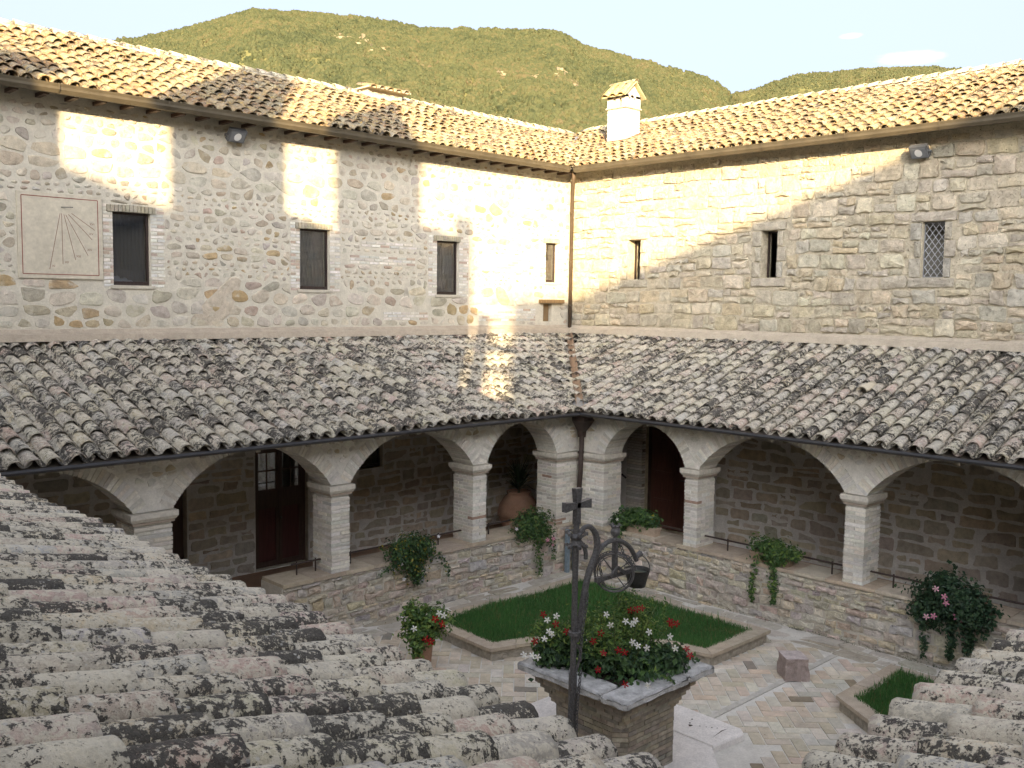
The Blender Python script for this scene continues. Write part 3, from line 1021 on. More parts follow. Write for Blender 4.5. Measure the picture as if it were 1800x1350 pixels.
def pleats(mb, u0, u1, v0, v1, fn, d, amp, n, col):
    vs = []
    m = n * 4
    for i in range(m + 1):
        u = u0 + (u1 - u0) * i / m
        dd = d + amp * math.sin(i * math.pi / 2 + 0.4 * math.sin(i))
        vs += [fn(u, v0, dd), fn(u, v1, dd)]
    mb.add(vs, [(2 * i, 2 * i + 2, 2 * i + 3, 2 * i + 1) for i in range(m)], col)

def framed_window(parent, a, b, c, d, fn, depth, fw=0.045, sill=0.07, curtain=True):
    mb = MB()
    t = 0.05
    def bx(a0, a1, c0, c1, d0, d1):
        p = fn(a0, c0, d0); q = fn(a1, c1, d1)
        mb.box(min(p[0], q[0]), max(p[0], q[0]), min(p[1], q[1]), max(p[1], q[1]), c0, c1)
    bx(a + .002, a + fw, c + .002, d - .002, -depth, -depth - t); bx(b - fw, b - .002, c + .002, d - .002, -depth, -depth - t)
    bx(a + fw, b - fw, c + .002, c + sill, -depth, -depth - t); bx(a + fw, b - fw, d - fw, d - .002, -depth, -depth - t)
    w = mb.build('window', M['frame'], parent)
    mb = MB()
    e = 0.002
    mb.add([fn(a + fw + e, c + sill + e, -depth - .02), fn(b - fw - e, c + sill + e, -depth - .02), fn(b - fw - e, d - fw - e, -depth - .02), fn(a + fw + e, d - fw - e, -depth - .02)], [(0, 1, 2, 3)])
    mb.build('pane', M['glass'], w)
    if curtain:
        mb = MB()
        pleats(mb, a + .03, b - .03, c + .02, d - .02, fn, -depth - .11, 0.018, 9, (1, 1, 1, .5))
        mb.build('curtain', M['curtain'], w, smooth=True)
    return w

for i, (a, b, c, d) in enumerate(winN):
    w = framed_window(north, a, b, c, d, fnN, 0.09)
    if i == 0:
        mb = MB()
        for k in range(7):
            x = a + .09 + k * 0.045
            hh_ = .10 - .012 * k + .02 * math.sin(k * 2.1)
            mb.lathe([(0.001, hh_), (.035, hh_ * .85), (.055, hh_ * .4), (.06, 0)], (x, YW + .17, c + .072), 10)
        o = mb.build('folded_cloth', M['cloth'], w, smooth=True)
# lower openings of the loggia's rear wall
framed_window(north, *lowN[2], fnN, 0.12, curtain=False)
framed_window(north, *lowN[3], fnN, 0.12, curtain=False)
# glazed door
a, b, c, d = lowN[0]
mb = MB()
yy = YW + 0.12
mb.box(a, a + .07, yy, yy + .07, c, d); mb.box(b - .07, b, yy, yy + .07, c, d); mb.box(a + .07, b - .07, yy, yy + .07, d - .07, d)
door = mb.build('door', M['wood'], north)
mid = (a + b) / 2
for s, (l, r) in enumerate(((a + .075, mid - .004), (mid + .004, b - .075))):
    mb = MB()
    y0 = yy + .008
    mb.box(l, l + .07, y0, y0 + .045, c + .01, d - .075); mb.box(r - .07, r, y0, y0 + .045, c + .01, d - .075)
    for (z0, z1) in ((c + .01, c + .12), (1.45, 1.85), (2.62, d - .075)):
        mb.box(l + .07, r - .07, y0, y0 + .045, z0, z1)
    mb.box((l + r) / 2 - .012, (l + r) / 2 + .012, y0 + .006, y0 + .035, 1.85, 2.62)
    mb.box(l + .07, (l + r) / 2 - .012, y0 + .006, y0 + .035, 2.23, 2.26); mb.box((l + r) / 2 + .012, r - .07, y0 + .006, y0 + .035, 2.23, 2.26)
    mb.build('door_leaf', M['wood'], door)
    mb = MB(); mb.box(l + .072, r - .072, y0 + .015, y0 + .03, c + .122, 1.448); mb.build('door_panel', M['maroon'], door)
    mb = MB(); mb.box(l + .072, r - .072, y0 + .018, y0 + .024, 1.852, 2.618); mb.build('pane', M['glass'], door)
mb = MB(); mb.lathe([(0.001, 0), (.025, .01), (.025, .03), (.001, .04)], (mid + .03, yy - .02, 1.2), 8); mb.build('handle', M['iron'], door)
a, b, c, d = lowN[1]
mb = MB(); mb.box(a + .01, b - .01, YW + .15, YW + .2, c, d - .01)
mb.build('side_door', M['wood'], north)
# low niche with timber lintel near the corner
mb = MB(); mb.bar((18.22, YW - .03, 5.86), (19.1, YW - .03, 5.86), 0.16, 0.10); mb.build('timber_lintel', M['beam'], north)
mb = MB(); mb.box(18.42, 18.70, YW + .1, YW + .13, 5.34, 5.79); mb.build('niche_shutter', M['beam'], north)

# sundial (a painted plaster panel fixed to the wall)
sd = thing('sundial', 'painted plaster sundial with red border and hour lines on the rubble wall', 'sundial', (6.24, YW, 6.12))
mb = MB(); mb.box(sund_rect[0], sund_rect[1], YW - 0.035, YW + 0.01, sund_rect[2], sund_rect[3], (0.56, 0.51, 0.40, .3))
mb.build('panel', M['plaster'], sd)
yf = YW - 0.0375
def strip(mb, p, q, w):
    d = (Vector((q[0] - p[0], 0, q[1] - p[1]))).normalized(); s = Vector((-d.z, 0, d.x)) * w / 2
    P = Vector((p[0], yf, p[1])); Q = Vector((q[0], yf, q[1]))
    mb.add([P - s, Q - s, Q + s, P + s], [(0, 1, 2, 3)])
mb = MB()
bx0, bx1, bz0, bz1 = 5.60, 6.875, 6.19, 7.515
for p, q in (((bx0, bz0), (bx1, bz0)), ((bx1, bz0), (bx1, bz1)), ((bx1, bz1), (bx0, bz1)), ((bx0, bz1), (bx0, bz0))): strip(mb, p, q, 0.014)
mb.build('border_line', M['line'], sd)
def sp(px, py):   # photograph crop position -> panel position
    return (bx0 + (px - 213) / (1015 - 213) * (bx1 - bx0) - (py - 300) * 0.00003, bz1 - (py - 300 + (1015 - px) * 0.06 - 20) / 760 * (bz1 - bz0))
for (p, q) in (((612, 450), (500, 1000)), ((628, 450), (640, 955)), ((652, 460), (775, 915)), ((672, 465), (910, 875)), ((700, 460), (955, 715)), ((733, 450), (985, 620))):
    mb = MB(); strip(mb, sp(*p), sp(*q), 0.009); mb.build('hour_line', M['linedark'], sd)
for tx, q in (('XI', (540, 978)), ('XII', (680, 945)), ('XIII', (806, 890)), ('XIV', (928, 828)), ('XV', (945, 668)), ('XVI', (955, 570))):
    cu = bpy.data.curves.new('numeral', 'FONT'); cu.body = tx; cu.size = 0.055; cu.align_x = 'CENTER'
    to = bpy.data.objects.new('tmp', cu); COL.objects.link(to)
    dg = bpy.context.evaluated_depsgraph_get()
    me = bpy.data.meshes.new_from_object(to.evaluated_get(dg))
    bpy.data.objects.remove(to)
    me.materials.clear(); me.materials.append(M['linedark'])
    o = bpy.data.objects.new('numeral', me); COL.objects.link(o); attach(o, sd)
    s = sp(*q)
    o.rotation_euler = (math.radians(90), 0, 0); o.location = (s[0], yf - .0005, s[1])
mb = MB(); g0 = sp(622, 388); mb.tube([(g0[0], yf, g0[1]), (g0[0] + .16, yf - .12, g0[1] + .0)], 0.007, 6); mb.build('gnomon', M['iron'], sd)

# upper roof north
def okN(x, y):   # west of the valley
    return (x - 18.85) / (23.55 - 18.85) < (y - 17.15) / 4.05 + 0.0 or x < 18.85
def okNU(x, y):
    return (x < 18.8 + (y - 17.15) * 1.16) and y < 21.15
def okEU(x, y):
    return (x > 18.85 + (y - 17.15) * 1.16 + 0.1) and x < 23.5
SN = 0.45; ZG = 9.27
mb = MB()
mb.add([(-8.5, 17.12, ZG), (18.8, 17.12, ZG), (23.5, 21.2, ZG + SN * 4.08), (-8.5, 21.2, ZG + SN * 4.08), (-8.5, 25.4, 9.3), (23.5, 25.4, 9.3)],
       [(0, 1, 2, 3), (3, 2, 5, 4)], (.3, .25, .2, .5))
mb.add([(-8.5, 17.12, ZG - .05), (18.8, 17.12, ZG - .05), (19.4, 17.75, 9.3), (-8.5, 17.75, 9.3)], [(0, 1, 2, 3)], (.3, .25, .2, .5))
roofN = mb.build('roof', M['deck'], north)
tiled_roof(roofN, (0, 17.2, ZG + 0.01), (1, 0, 0), (0, 1, 0), SN, 4.0, 23.4, 4.0, 0.268, 0.36, okNU, T_up, P_up, M['tileUA'], PAL_TILE_UP, limit=300, jit=2.6)
def ridge_line(roof, p, q, meshes, up_off=0.0, lift=0.10):
    p = Vector(p); q = Vector(q); d = (q - p); n = int(d.length / 0.36); d.normalize()
    for i in range(n):
        P = p + d * (i * 0.36)
        y = (d + Vector((0, 0, -0.05 + random.uniform(-.01, .01)))).normalized()
        x = y.cross(Vector((0, 0, 1))).normalized(); z = x.cross(y)
        s = 1.35
        P = P + Vector((0, 0, lift + random.uniform(-.01, .012)))
        o = bpy.data.objects.new('ridge_tile', random.choice(meshes)); COL.objects.link(o); o.parent = roof
        o.matrix_basis = Matrix(((x.x * s, y.x, z.x * s, P.x), (x.y * s, y.y, z.y * s, P.y), (x.z * s, y.z, z.z * s, P.z), (0, 0, 0, 1)))
        o.color = pick([(0.52, 0.47, 0.36), (0.48, 0.42, 0.3)], .1)
mb = MB(); mb.bar((-8, 21.2, 11.08), (23.4, 21.2, 11.08), 0.28, 0.16, (0.48, 0.43, 0.33, .5)); mb.build('ridge_mortar', M['flash'], roofN)
ridge_line(roofN, (4.5, 21.2, 11.06), (23.5, 21.2, 11.06), T_up)
# gutter north
def gutter(parent, p, q, side, h=0.15, w=0.15, mat='copper', joints=1.9):
    p = Vector(p); q = Vector(q); d = (q - p).normalized(); s = Vector(side)
    prof = [(0.0, 0.0), (0.0, -h * .6), (w * .2, -h), (w * .75, -h), (w, -h * .6), (w, 0.0), (w + .015, .005), (w + .012, -.012), (w - .012, -h * .55), (w * .72, -h + .012), (w * .22, -h + .012), (.012, -h * .55), (.012, 0)]
    vs = []
    for e in (p, q):
        for (a_, b_) in prof: vs.append(e + s * a_ + Vector((0, 0, b_)))
    n = len(prof)
    mb = MB(); mb.add(vs, [(i, (i + 1) % n, n + (i + 1) % n, n + i) for i in range(n)])
    g = mb.build('gutter', M[mat], parent)
    k = joints * .4
    L_ = (q - p).length
    while k < L_:
        mb = MB()
        c = p + d * k
        vs = []
        for e in (c - d * .012, c + d * .012):
            for (a_, b_) in ((-.004, .012), (-.004, -h * .62), (w * .18, -h - .005), (w * .77, -h - .005), (w + .02, -h * .62), (w + .02, .012)): vs.append(e + s * a_ + Vector((0, 0, b_)))
        mb.add(vs, [(i, i + 1, 7 + i, 6 + i) for i in range(5)])
        mb.build('gutter_bracket', M[mat], g)
        k += joints
    return g
gutter(north, (-8, 17.24, 9.335), (18.70, 17.24, 9.335), (0, -1, 0))
# rafter ends / corbels under the eave
mb = MB()
for i in range(34):
    x = 3.0 + i * 0.48
    mb.box(x, x + .08, 17.25, 17.7, 9.17, 9.235, (0.3, .2, .12, .5))
mb.build('rafter_ends', M['wood'], roofN, kind='stuff')

# flue on the north ridge
fl = thing('chimney', 'low wide chimney with a tiled cap on the left roof ridge', 'chimney', (15.6, 21.0, 11.0))
mb = MB(); mb.box(15.0, 16.1, 20.8, 21.2, 10.85, 11.24, (0.5, 0.45, 0.35, .5)); mb.build('stack', M['brick'], fl)
capm = MB(); capm.prism([(14.9, 20.6), (16.25, 20.6), (16.25, 21.3), (14.9, 21.3)], 11.24, 11.28, (0.45, .40, .30, .5)); cap = capm.build('cap', M['brick'], fl)
for i in range(5):
    o = bpy.data.objects.new('roof_tile', T_up[i % 5]); COL.objects.link(o); o.parent = cap
    x = 15.02 + i * 0.265
    o.matrix_basis = Matrix.Translation((x, 20.55, 11.22)) @ Matrix.Rotation(math.radians(14), 4, 'X') @ Matrix.Scale(1.45, 4, (0, 1, 0))
    o.color = pick(PAL_TILE_UP, .1)

# ================================================================== EAST BUILDING
east = thing('stone_building', 'squared stone wing on the right with three small upper windows and a tiled roof', 'building', (XW, 10, 0))
winE = [(15.30, 15.70, 6.44, 7.43), (11.46, 11.86, 6.45, 7.50), (7.80, 8.24, 6.42, 7.52)]
lowE = [(13.15, 14.97, 0.20, 2.75)]
mb = MB()
wall_cells(mb, -12.0, 17.7 - 0.004, -0.3, 9.32, winE + lowE, fnE, 0.42, (0.54, 0.48, 0.355, .5))
wallE = mb.build('wall', M['mortar_e'], east)
mb = MB()
mb.box(27.2, 27.6, -12, 25.2, -0.3, 9.4, (0.45, 0.42, 0.35, .5)); mb.box(19.4, 27.6, -12.4, -12.0, -0.3, 9.4, (0.45, 0.42, 0.35, .5))
mb.build('rear_wall', M['mortar'], east)
PALE = [(0.553, 0.483, 0.350), (0.515, 0.459, 0.350), (0.591, 0.513, 0.367), (0.484, 0.435, 0.339), (0.540, 0.459, 0.317), (0.603, 0.544, 0.412), (0.528, 0.483, 0.383)]
surE = []
for (a, b, c, d) in winE: surE.append((a - 0.24, b + 0.24, c - 0.2, d + 0.2))
polysE = coursed(2.0, 17.66, 5.24, 9.15, [0.16, 0.22, 0.26, 0.30, 0.33], (0.24, 0.56), surE, gap=0.017, pj=0.030, split=0.42, cut=.22)
polysElow = coursed(3.0, 17.6, 0.22, 3.6, [0.18, 0.24, 0.29, 0.32], (.38, .78), [(12.9, 17.7, 0.0, 3.6)], gap=0.032, pj=0.03, split=.2, cut=.22)
lay_stones(polysE, fnE, PALE, M['ashlar'], wallE, 205, proud=(0.010, 0.065), vary=0.1, bevel=0.014)
lay_stones(polysElow, fnE, PALLOW, M['darkrubble'], wallE, 95, proud=(0.01, 0.025), vary=0.12, bevel=0.018)
mb = MB(); mb.box(XW - .006, XW - .001, 1.5, 13.1, .18, 5.0, (0.68, .665, .62, .5)); mb.build('mortar_face', M['mortar'], wallE)
mb = MB()
wall_cells(mb, 5.0, 19.35, .18, 5.0, lowN, lambda u, v, d: (u, YW - .006 - d, v), .004, (0.64, .62, .57, .5))
mb.build('mortar_face', M['mortar'], wallN)
# dressed stone surrounds
for (a, b, c, d) in winE:
    blocks = [(a - .235, b + .235, d + .005, d + .19), (a - .235, b + .235, c - .195, c - .005)]
    v = c
    k = 0
    while v < d - .05:
        h = min(random.uniform(.28, .42), d - v)
        if d - (v + h) < .12: h = d - v
        wL = .235 if k % 2 else .15; wR = .15 if k % 2 else .235
        blocks += [(a - wL, a - .002, v, v + h - .012), (b + .002, b + wR, v, v + h - .012)]
        v += h; k += 1
    for (p0, p1, q0, q1) in blocks:
        mb = MB()
        P = [(p0 + .006, q0 + .004), (p1 - .006, q0 + .004), (p1 - .006, q1 - .004), (p0 + .006, q1 - .004)]
        poly = inset_round(P, 0.0, 0.06, 0.002)
        stone_geo(mb, poly, fnE, 0.045, jc(random.choice([(0.47, 0.43, 0.34), (0.44, 0.41, 0.35), (0.50, 0.455, 0.36)]), .05), back=-.04, bevel=0.008)
        mb.build('dressed_stone', M['ashlar'], wallE)
for i, (a, b, c, d) in enumerate(winE):
    mb = MB()
    if i < 2:
        # inner casement standing open, room behind
        dd = 0.26
        mb.box(XW + dd, XW + dd + .05, a + .002, a + .035, c, d); mb.box(XW + dd, XW + dd + .05, b - .035, b - .002, c, d); mb.box(XW + dd, XW + dd + .05, a + .035, b - .035, d - .04, d)
        mb.build('window', M['frame'], east)
    else:
        dd = 0.10
        mb.box(XW + dd, XW + dd + .03, a + .002, a + .02, c, d); mb.box(XW + dd, XW + dd + .03, b - .02, b - .002, c, d)
        mb.box(XW + dd, XW + dd + .03, a + .02, b - .02, d - .02, d); mb.box(XW + dd, XW + dd + .03, a + .02, b - .02, c, c + .02)
        w = mb.build('window', M['lead'], east)
        mb = MB(); mb.add([(XW + dd + .02, a + .021, c + .021), (XW + dd + .02, b - .021, c + .021), (XW + dd + .02, b - .021, d - .021), (XW + dd + .02, a + .021, d - .021)], [(0, 1, 2, 3)])
        mb.build('pane', glass_mat('leaded_glass', (0.25, 0.3, 0.36), 0.25), w)
        # diamond cames
        W_, H_ = b - a - .04, d - c - .04
        mb = MB(); st = 0.125; sl = 1.35
        for sgn in (1, -1):
            k = -12
            while k < 14:
                # line: v = sgn*sl*(u-u0)
                u0 = a + .02 + (k * st if sgn > 0 else W_ - k * st)
                pts_ = []
                for u in (a + .02, b - .02):
                    v = c + .02 + sgn * sl * (u - u0)
                    if c + .02 <= v <= d - .02: pts_.append((u, v))
                for v in (c + .02, d - .02):
                    u = u0 + sgn * (v - c - .02) / sl
                    if a + .02 < u < b - .02: pts_.append((u, v))
                if len(pts_) >= 2:
                    (u_, v_), (u2, v2) = pts_[0], pts_[1]
                    mb.bar((XW + dd + .012, u_, v_), (XW + dd + .012, u2, v2), .010, .009)
                k += 1
        mb.build('lead_lattice', simple_mat('pale_lead_came', (0.42, 0.44, 0.46), 0.5, metal=.2), w)

# great door and stair foot under the right arcade
a, b, c, d = lowE[0]
mb = MB()
mb.box(XW + .1, XW + .18, a, a + .08, c, d); mb.box(XW + .1, XW + .18, b - .08, b, c, d); mb.box(XW + .1, XW + .18, a + .08, b - .08, d - .08, d)
dE = mb.build('door', M['wood'], east)
mid = (a + b) / 2
for (l, r) in ((a + .082, mid - .004), (mid + .004, b - .082)):
    mb = MB(); mb.box(XW + .12, XW + .165, l, r, c + .01, d - .082)
    for (z0, z1) in ((.35, .95), (1.05, 1.65), (1.75, 2.5)):
        mb.box(XW + .10, XW + .12, l + .12, r - .12, z0, z1)
        mb.box(XW + .092, XW + .10, l + .17, r - .17, z0 + .05, z1 - .05)
    mb.build('door_leaf', M['door_wood'], dE)
mb = MB(); mb.tube([(XW + .06, mid - .1, 1.5), (XW + .06, mid - .35, 1.5)], .015, 6); mb.build('handle', M['iron'], dE)
pil = MB()
z = 0.2
while z < 3.4:
    j = random.uniform(-.008, .008)
    pil.box(XW - .14 + j, XW, 14.99 + j, 15.48, z, z + .055, pick(PALBR, .1)); z += .068
pil.build('brick_pilaster', M['brick'], east, kind='stuff')
mb = MB(); mb.box(XW - .12, XW - .003, 14.995, 15.475, .2, 3.5, (0.30, .27, .22, .5)); mb.build('pilaster_core', M['mortar'], east)
mb = MB(); mb.box(XW - .02, XW - .004, 15.5, 17.68, .2, 3.6); mb.build('stair_wall', M['whitewash'], east)
mb = MB()
for i in range(12):
    y1 = 15.95 + i * 0.28
    if y1 > 17.6: break
    mb.box(18.3, XW - .03, y1, min(y1 + .28, 17.65), .2, .2 + (i + 1) * .19)
st = mb.build('stair', M['whitewash'], east)
mb = MB(); mb.tube([(18.9, 15.2, 1.46), (18.9, 16.2, 2.02), (18.9, 17.3, 2.75)], .022, 6); mb.build('handrail', M['iron'], east)

# upper roof east
SE = 0.41
mb = MB()
mb.add([(18.82, -12.4, ZG), (18.82, 17.12, ZG), (23.55, 21.2, ZG + SE * 4.73), (23.55, -12.4, ZG + SE * 4.73), (28, 25.4, 9.3), (28, -12.4, 9.3), (23.55, 25.4, 9.4)],
       [(0, 3, 2, 1), (3, 5, 4, 2), (2, 4, 6)], (.3, .25, .2, .5))
mb.add([(18.82, -12.4, ZG - .05), (18.82, 17.12, ZG - .05), (19.45, 17.75, 9.3), (19.45, -12.4, 9.3)], [(0, 1, 2, 3)], (.3, .25, .2, .5))
roofE = mb.build('roof', M['deck'], east)
tiled_roof(roofE, (18.9, 0, ZG + 0.01), (0, -1, 0), (1, 0, 0), SE, -21.2, -1.5, 4.65, 0.268, 0.36, okEU, T_up, P_up, M['tileUA'], PAL_TILE_UP, limit=300, jit=2.6)
mb = MB(); mb.bar((23.55, -12, 11.16), (23.55, 21.0, 11.16), 0.28, 0.16, (0.48, 0.43, 0.33, .5)); mb.build('ridge_mortar', M['flash'], roofE)
ridge_line(roofE, (23.55, 1.5, 11.16), (23.55, 21.1, 11.16), T_up)
gutter(east, (18.94, -12, 9.335), (18.94, 17.09, 9.335), (-1, 0, 0))
mb = MB(); mb.add([(18.82, 17.12, ZG + .03), (18.9, 17.05, ZG + .03), (23.5, 21.0, ZG + .03 + SE * 4.7), (23.35, 21.2, ZG + .03 + SE * 4.7)], [(0, 1, 2, 3)])
vs_ = [(18.66, 17.22, ZG + .12), (18.82, 17.12, ZG + .05), (18.96, 16.98, ZG + .12)]
v2_ = [(23.3, 21.25, ZG + 1.95), (23.45, 21.15, ZG + 1.86), (23.65, 21.0, ZG + 1.97)]
mb.add(vs_ + v2_, [(0, 1, 4, 3), (1, 2, 5, 4)])
mb.build('valley_gutter', M['lead'], roofE)
# chimney on the right roof
ch = thing('chimney', 'tall square brick chimney with vent slots and little gabled tile roof', 'chimney', (21.35, 17.6, 10.4))
cx0, cx1, cy0, cy1 = 21.08, 21.72, 17.27, 17.93
PALCH = [(0.60, 0.56, 0.46), (0.56, 0.52, 0.43), (0.62, 0.58, 0.5)]
mb = MB(); mb.box(cx0 + .012, cx1 - .012, cy0 + .012, cy1 - .012, 9.9, 11.22, (0.58, 0.55, .47, .5)); core = mb.build('stack', M['mortar'], ch)
def fC1(u, v, d): return (cx0 + .012 - d, u, v)
def fC2(u, v, d): return (u, cy0 + .012 - d, v)
mb = MB()
brick_strip(mb, cy0, cy1, 10.2, 11.2, fC1, PALCH, bw=.22); brick_strip(mb, cx0, cx1, 10.2, 11.2, fC2, PALCH, bw=.22)
mb.build('bricks', M['brick'], core, kind='stuff')
mb = MB(); mb.box(cx0 - .03, cx1 + .03, cy0 - .03, cy1 + .03, 11.2, 11.24, (0.5, .42, .3, .5)); mb.build('ledge', M['brick'], ch)
mb = MB()
# head with vent slots: corner and middle posts
for (u0_, u1_) in ((0, .13), (.22, .34), (.43, .64)):
    mb.box(cx0 + u0_, cx0 + u1_, cy0, cy0 + .06, 11.24, 11.56, (0.60, .56, .47, .5))
for (u0_, u1_) in ((.06, .15), (.24, .36), (.45, .66)):
    mb.box(cx0, cx0 + .06, cy0 + u0_, cy0 + u1_, 11.24, 11.56, (0.60, .56, .47, .5))
mb.box(cx0 + .06, cx1, cy0 + .3, cy1, 11.24, 11.52, (0.55, .5, .4, .5))
mb.box(cx0, cx1, cy0, cy0 + .06, 11.49, 11.56, (0.60, .56, .47, .5)); mb.box(cx0, cx0 + .058, cy0 + .061, cy1, 11.49, 11.56, (0.60, .56, .47, .5))
xm = (cx0 + cx1) / 2
mb.add([(cx0, cy0 + .004, 11.56), (cx1, cy0 + .004, 11.56), (xm, cy0 + .004, 11.86), (cx0, cy1, 11.56), (cx1, cy1, 11.56), (xm, cy1, 11.86)], [(0, 1, 2), (3, 5, 4), (0, 2, 5, 3), (1, 4, 5, 2)], (0.60, .56, .47, .5))
mb.build('vented_head', M['brick'], ch)
mb = MB()
for sx in (-1, 1):
    e0 = Vector((xm + sx * .45, cy0 - .1, 11.50)); e1 = Vector((xm, cy0 - .1, 11.90)); L_ = Vector((0, cy1 - cy0 + .2, 0))
    t_ = Vector((0, 0, .03))
    mb.add([e0, e1, e1 + L_, e0 + L_, e0 + t_, e1 + t_, e1 + L_ + t_, e0 + L_ + t_], [(0, 3, 2, 1), (4, 5, 6, 7), (0, 1, 5, 4), (1, 2, 6, 5), (2, 3, 7, 6), (3, 0, 4, 7)], (0.45, .38, .22, .5))
cr_ = mb.build('roof', M['flash'], ch)
for sx in (-1, 1):
    for k in range(3):
        o = bpy.data.objects.new('roof_tile', T_up[k]); COL.objects.link(o); o.parent = cr_
        y_ = Vector((-sx * .45, 0, .40)).normalized(); x_ = Vector((0, 1, 0)) * (1 if sx < 0 else -1); z_ = x_.cross(y_)
        if z_.z < 0: x_ = -x_; z_ = x_.cross(y_)
        P = Vector((xm + sx * .47, cy0 + .05 + k * .28, 11.50))
        o.matrix_basis = Matrix(((x_.x * 1.2, y_.x * 1.35, z_.x, P.x), (x_.y * 1.2, y_.y * 1.35, z_.y, P.y), (x_.z * 1.2, y_.z * 1.35, z_.z, P.z), (0, 0, 0, 1)))
        o.color = (0.44, .34, .12, random.random())
o = bpy.data.objects.new('ridge_tile', T_up[0]); COL.objects.link(o); o.parent = cr_
o.matrix_basis = Matrix.Translation((xm, cy0 - .12, 11.9)) @ Matrix.Scale(2.0, 4, (0, 1, 0)); o.color = (0.5, .42, .2, .4)
mb = MB()
mb.add([(cx0 - .03, cy0 - .03, 10.24), (cx1 + .02, cy0 - .03, 10.52), (cx1 + .02, cy0 - .03, 10.60), (cx0 - .03, cy0 - .03, 10.33)], [(0, 1, 2, 3)])
mb.add([(cx0 - .031, cy0 - .029, 10.24), (cx0 - .031, cy1 + .03, 10.24), (cx0 - .031, cy1 + .03, 10.33), (cx0 - .031, cy0 - .029, 10.33)], [(0, 1, 2, 3)])
mb.build('flashing', simple_mat('brown_flashing', (0.16, 0.075, 0.05), .6), ch)

# downpipe in the upper corner
dp = thing('downpipe', 'ochre brown downpipe running down the upper inner corner between the two wings', 'drainpipe', (19.28, 17.58, 5.2))
mb = MB(); mb.tube([(18.95, 17.2, 9.2), (19.12, 17.38, 8.9), (19.30, 17.56, 8.55), (19.31, 17.58, 5.15)], .05, 10); pp = mb.build('pipe', simple_mat('ochre_pipe', (0.075, 0.052, 0.032), .6, bscale=6, var=.25), dp, smooth=True)
for z in (8.2, 6.9, 5.75):
    mb = MB(); mb.tube([(19.31, 17.58, z), (19.31, 17.58, z + .04)], .06, 10); mb.build('bracket', M['copper'], dp)

# floodlights
def floodlight(loc, face, label):
    t = thing('floodlight', label, 'floodlight', loc)
    f = Vector(face); s = Vector((0, 0, 1)).cross(f); c = Vector(loc)
    dn = (f * .75 + Vector((0, 0, -.66))).normalized(); u = dn.cross(s).normalized()
    P = c + f * .22
    mb = MB(); mb.obox(P, dn * .06, s * .17, u * .13)
    mb.obox(P - dn * .09, dn * .04, s * .10, u * .07)
    mb.build('housing', M['lamp_body'], t)
    mb = MB(); mb.obox(P + dn * .064, dn * .005, s * .145, u * .105); mb.build('glass', simple_mat('lamp_glass', (0.18, .19, .2), .15), t)
    mb = MB()
    vs = []; n = 14
    for k in range(n):
        a = 2 * math.pi * k / n; vs.append(P + dn * .071 + s * math.cos(a) * .075 + u * math.sin(a) * .085)
    mb.add(vs, [tuple(range(n))]); mb.build('reflector', M['lampglass'], t)
    mb = MB(); mb.bar(c, P - dn * .05, .05, .04); mb.bar(P + s * .18, P + s * .18 - f * .12 , .02, .05); mb.bar(P - s * .18, P - s * .18 - f * .12, .02, .05)
    mb.build('bracket', M['lamp_body'], t)
floodlight((9.5, YW, 8.98), (0, -1, 0), 'grey floodlight under the eave of the left wing above the windows')
floodlight((XW, 8.28, 8.88), (-1, 0, 0), 'grey floodlight under the eave of the right wing above the latticed window')

# ================================================================== ARCADES
SIL = 1.05; CAPZ = 2.42; SPR = 2.60; TOPZ = 3.46
PALPAR = [(0.582, 0.526, 0.414), (0.627, 0.571, 0.459), (0.526, 0.459, 0.370), (0.560, 0.510, 0.437), (0.560, 0.459, 0.386), (0.515, 0.470, 0.414), (0.594, 0.521, 0.370), (0.482, 0.437, 0.403)]

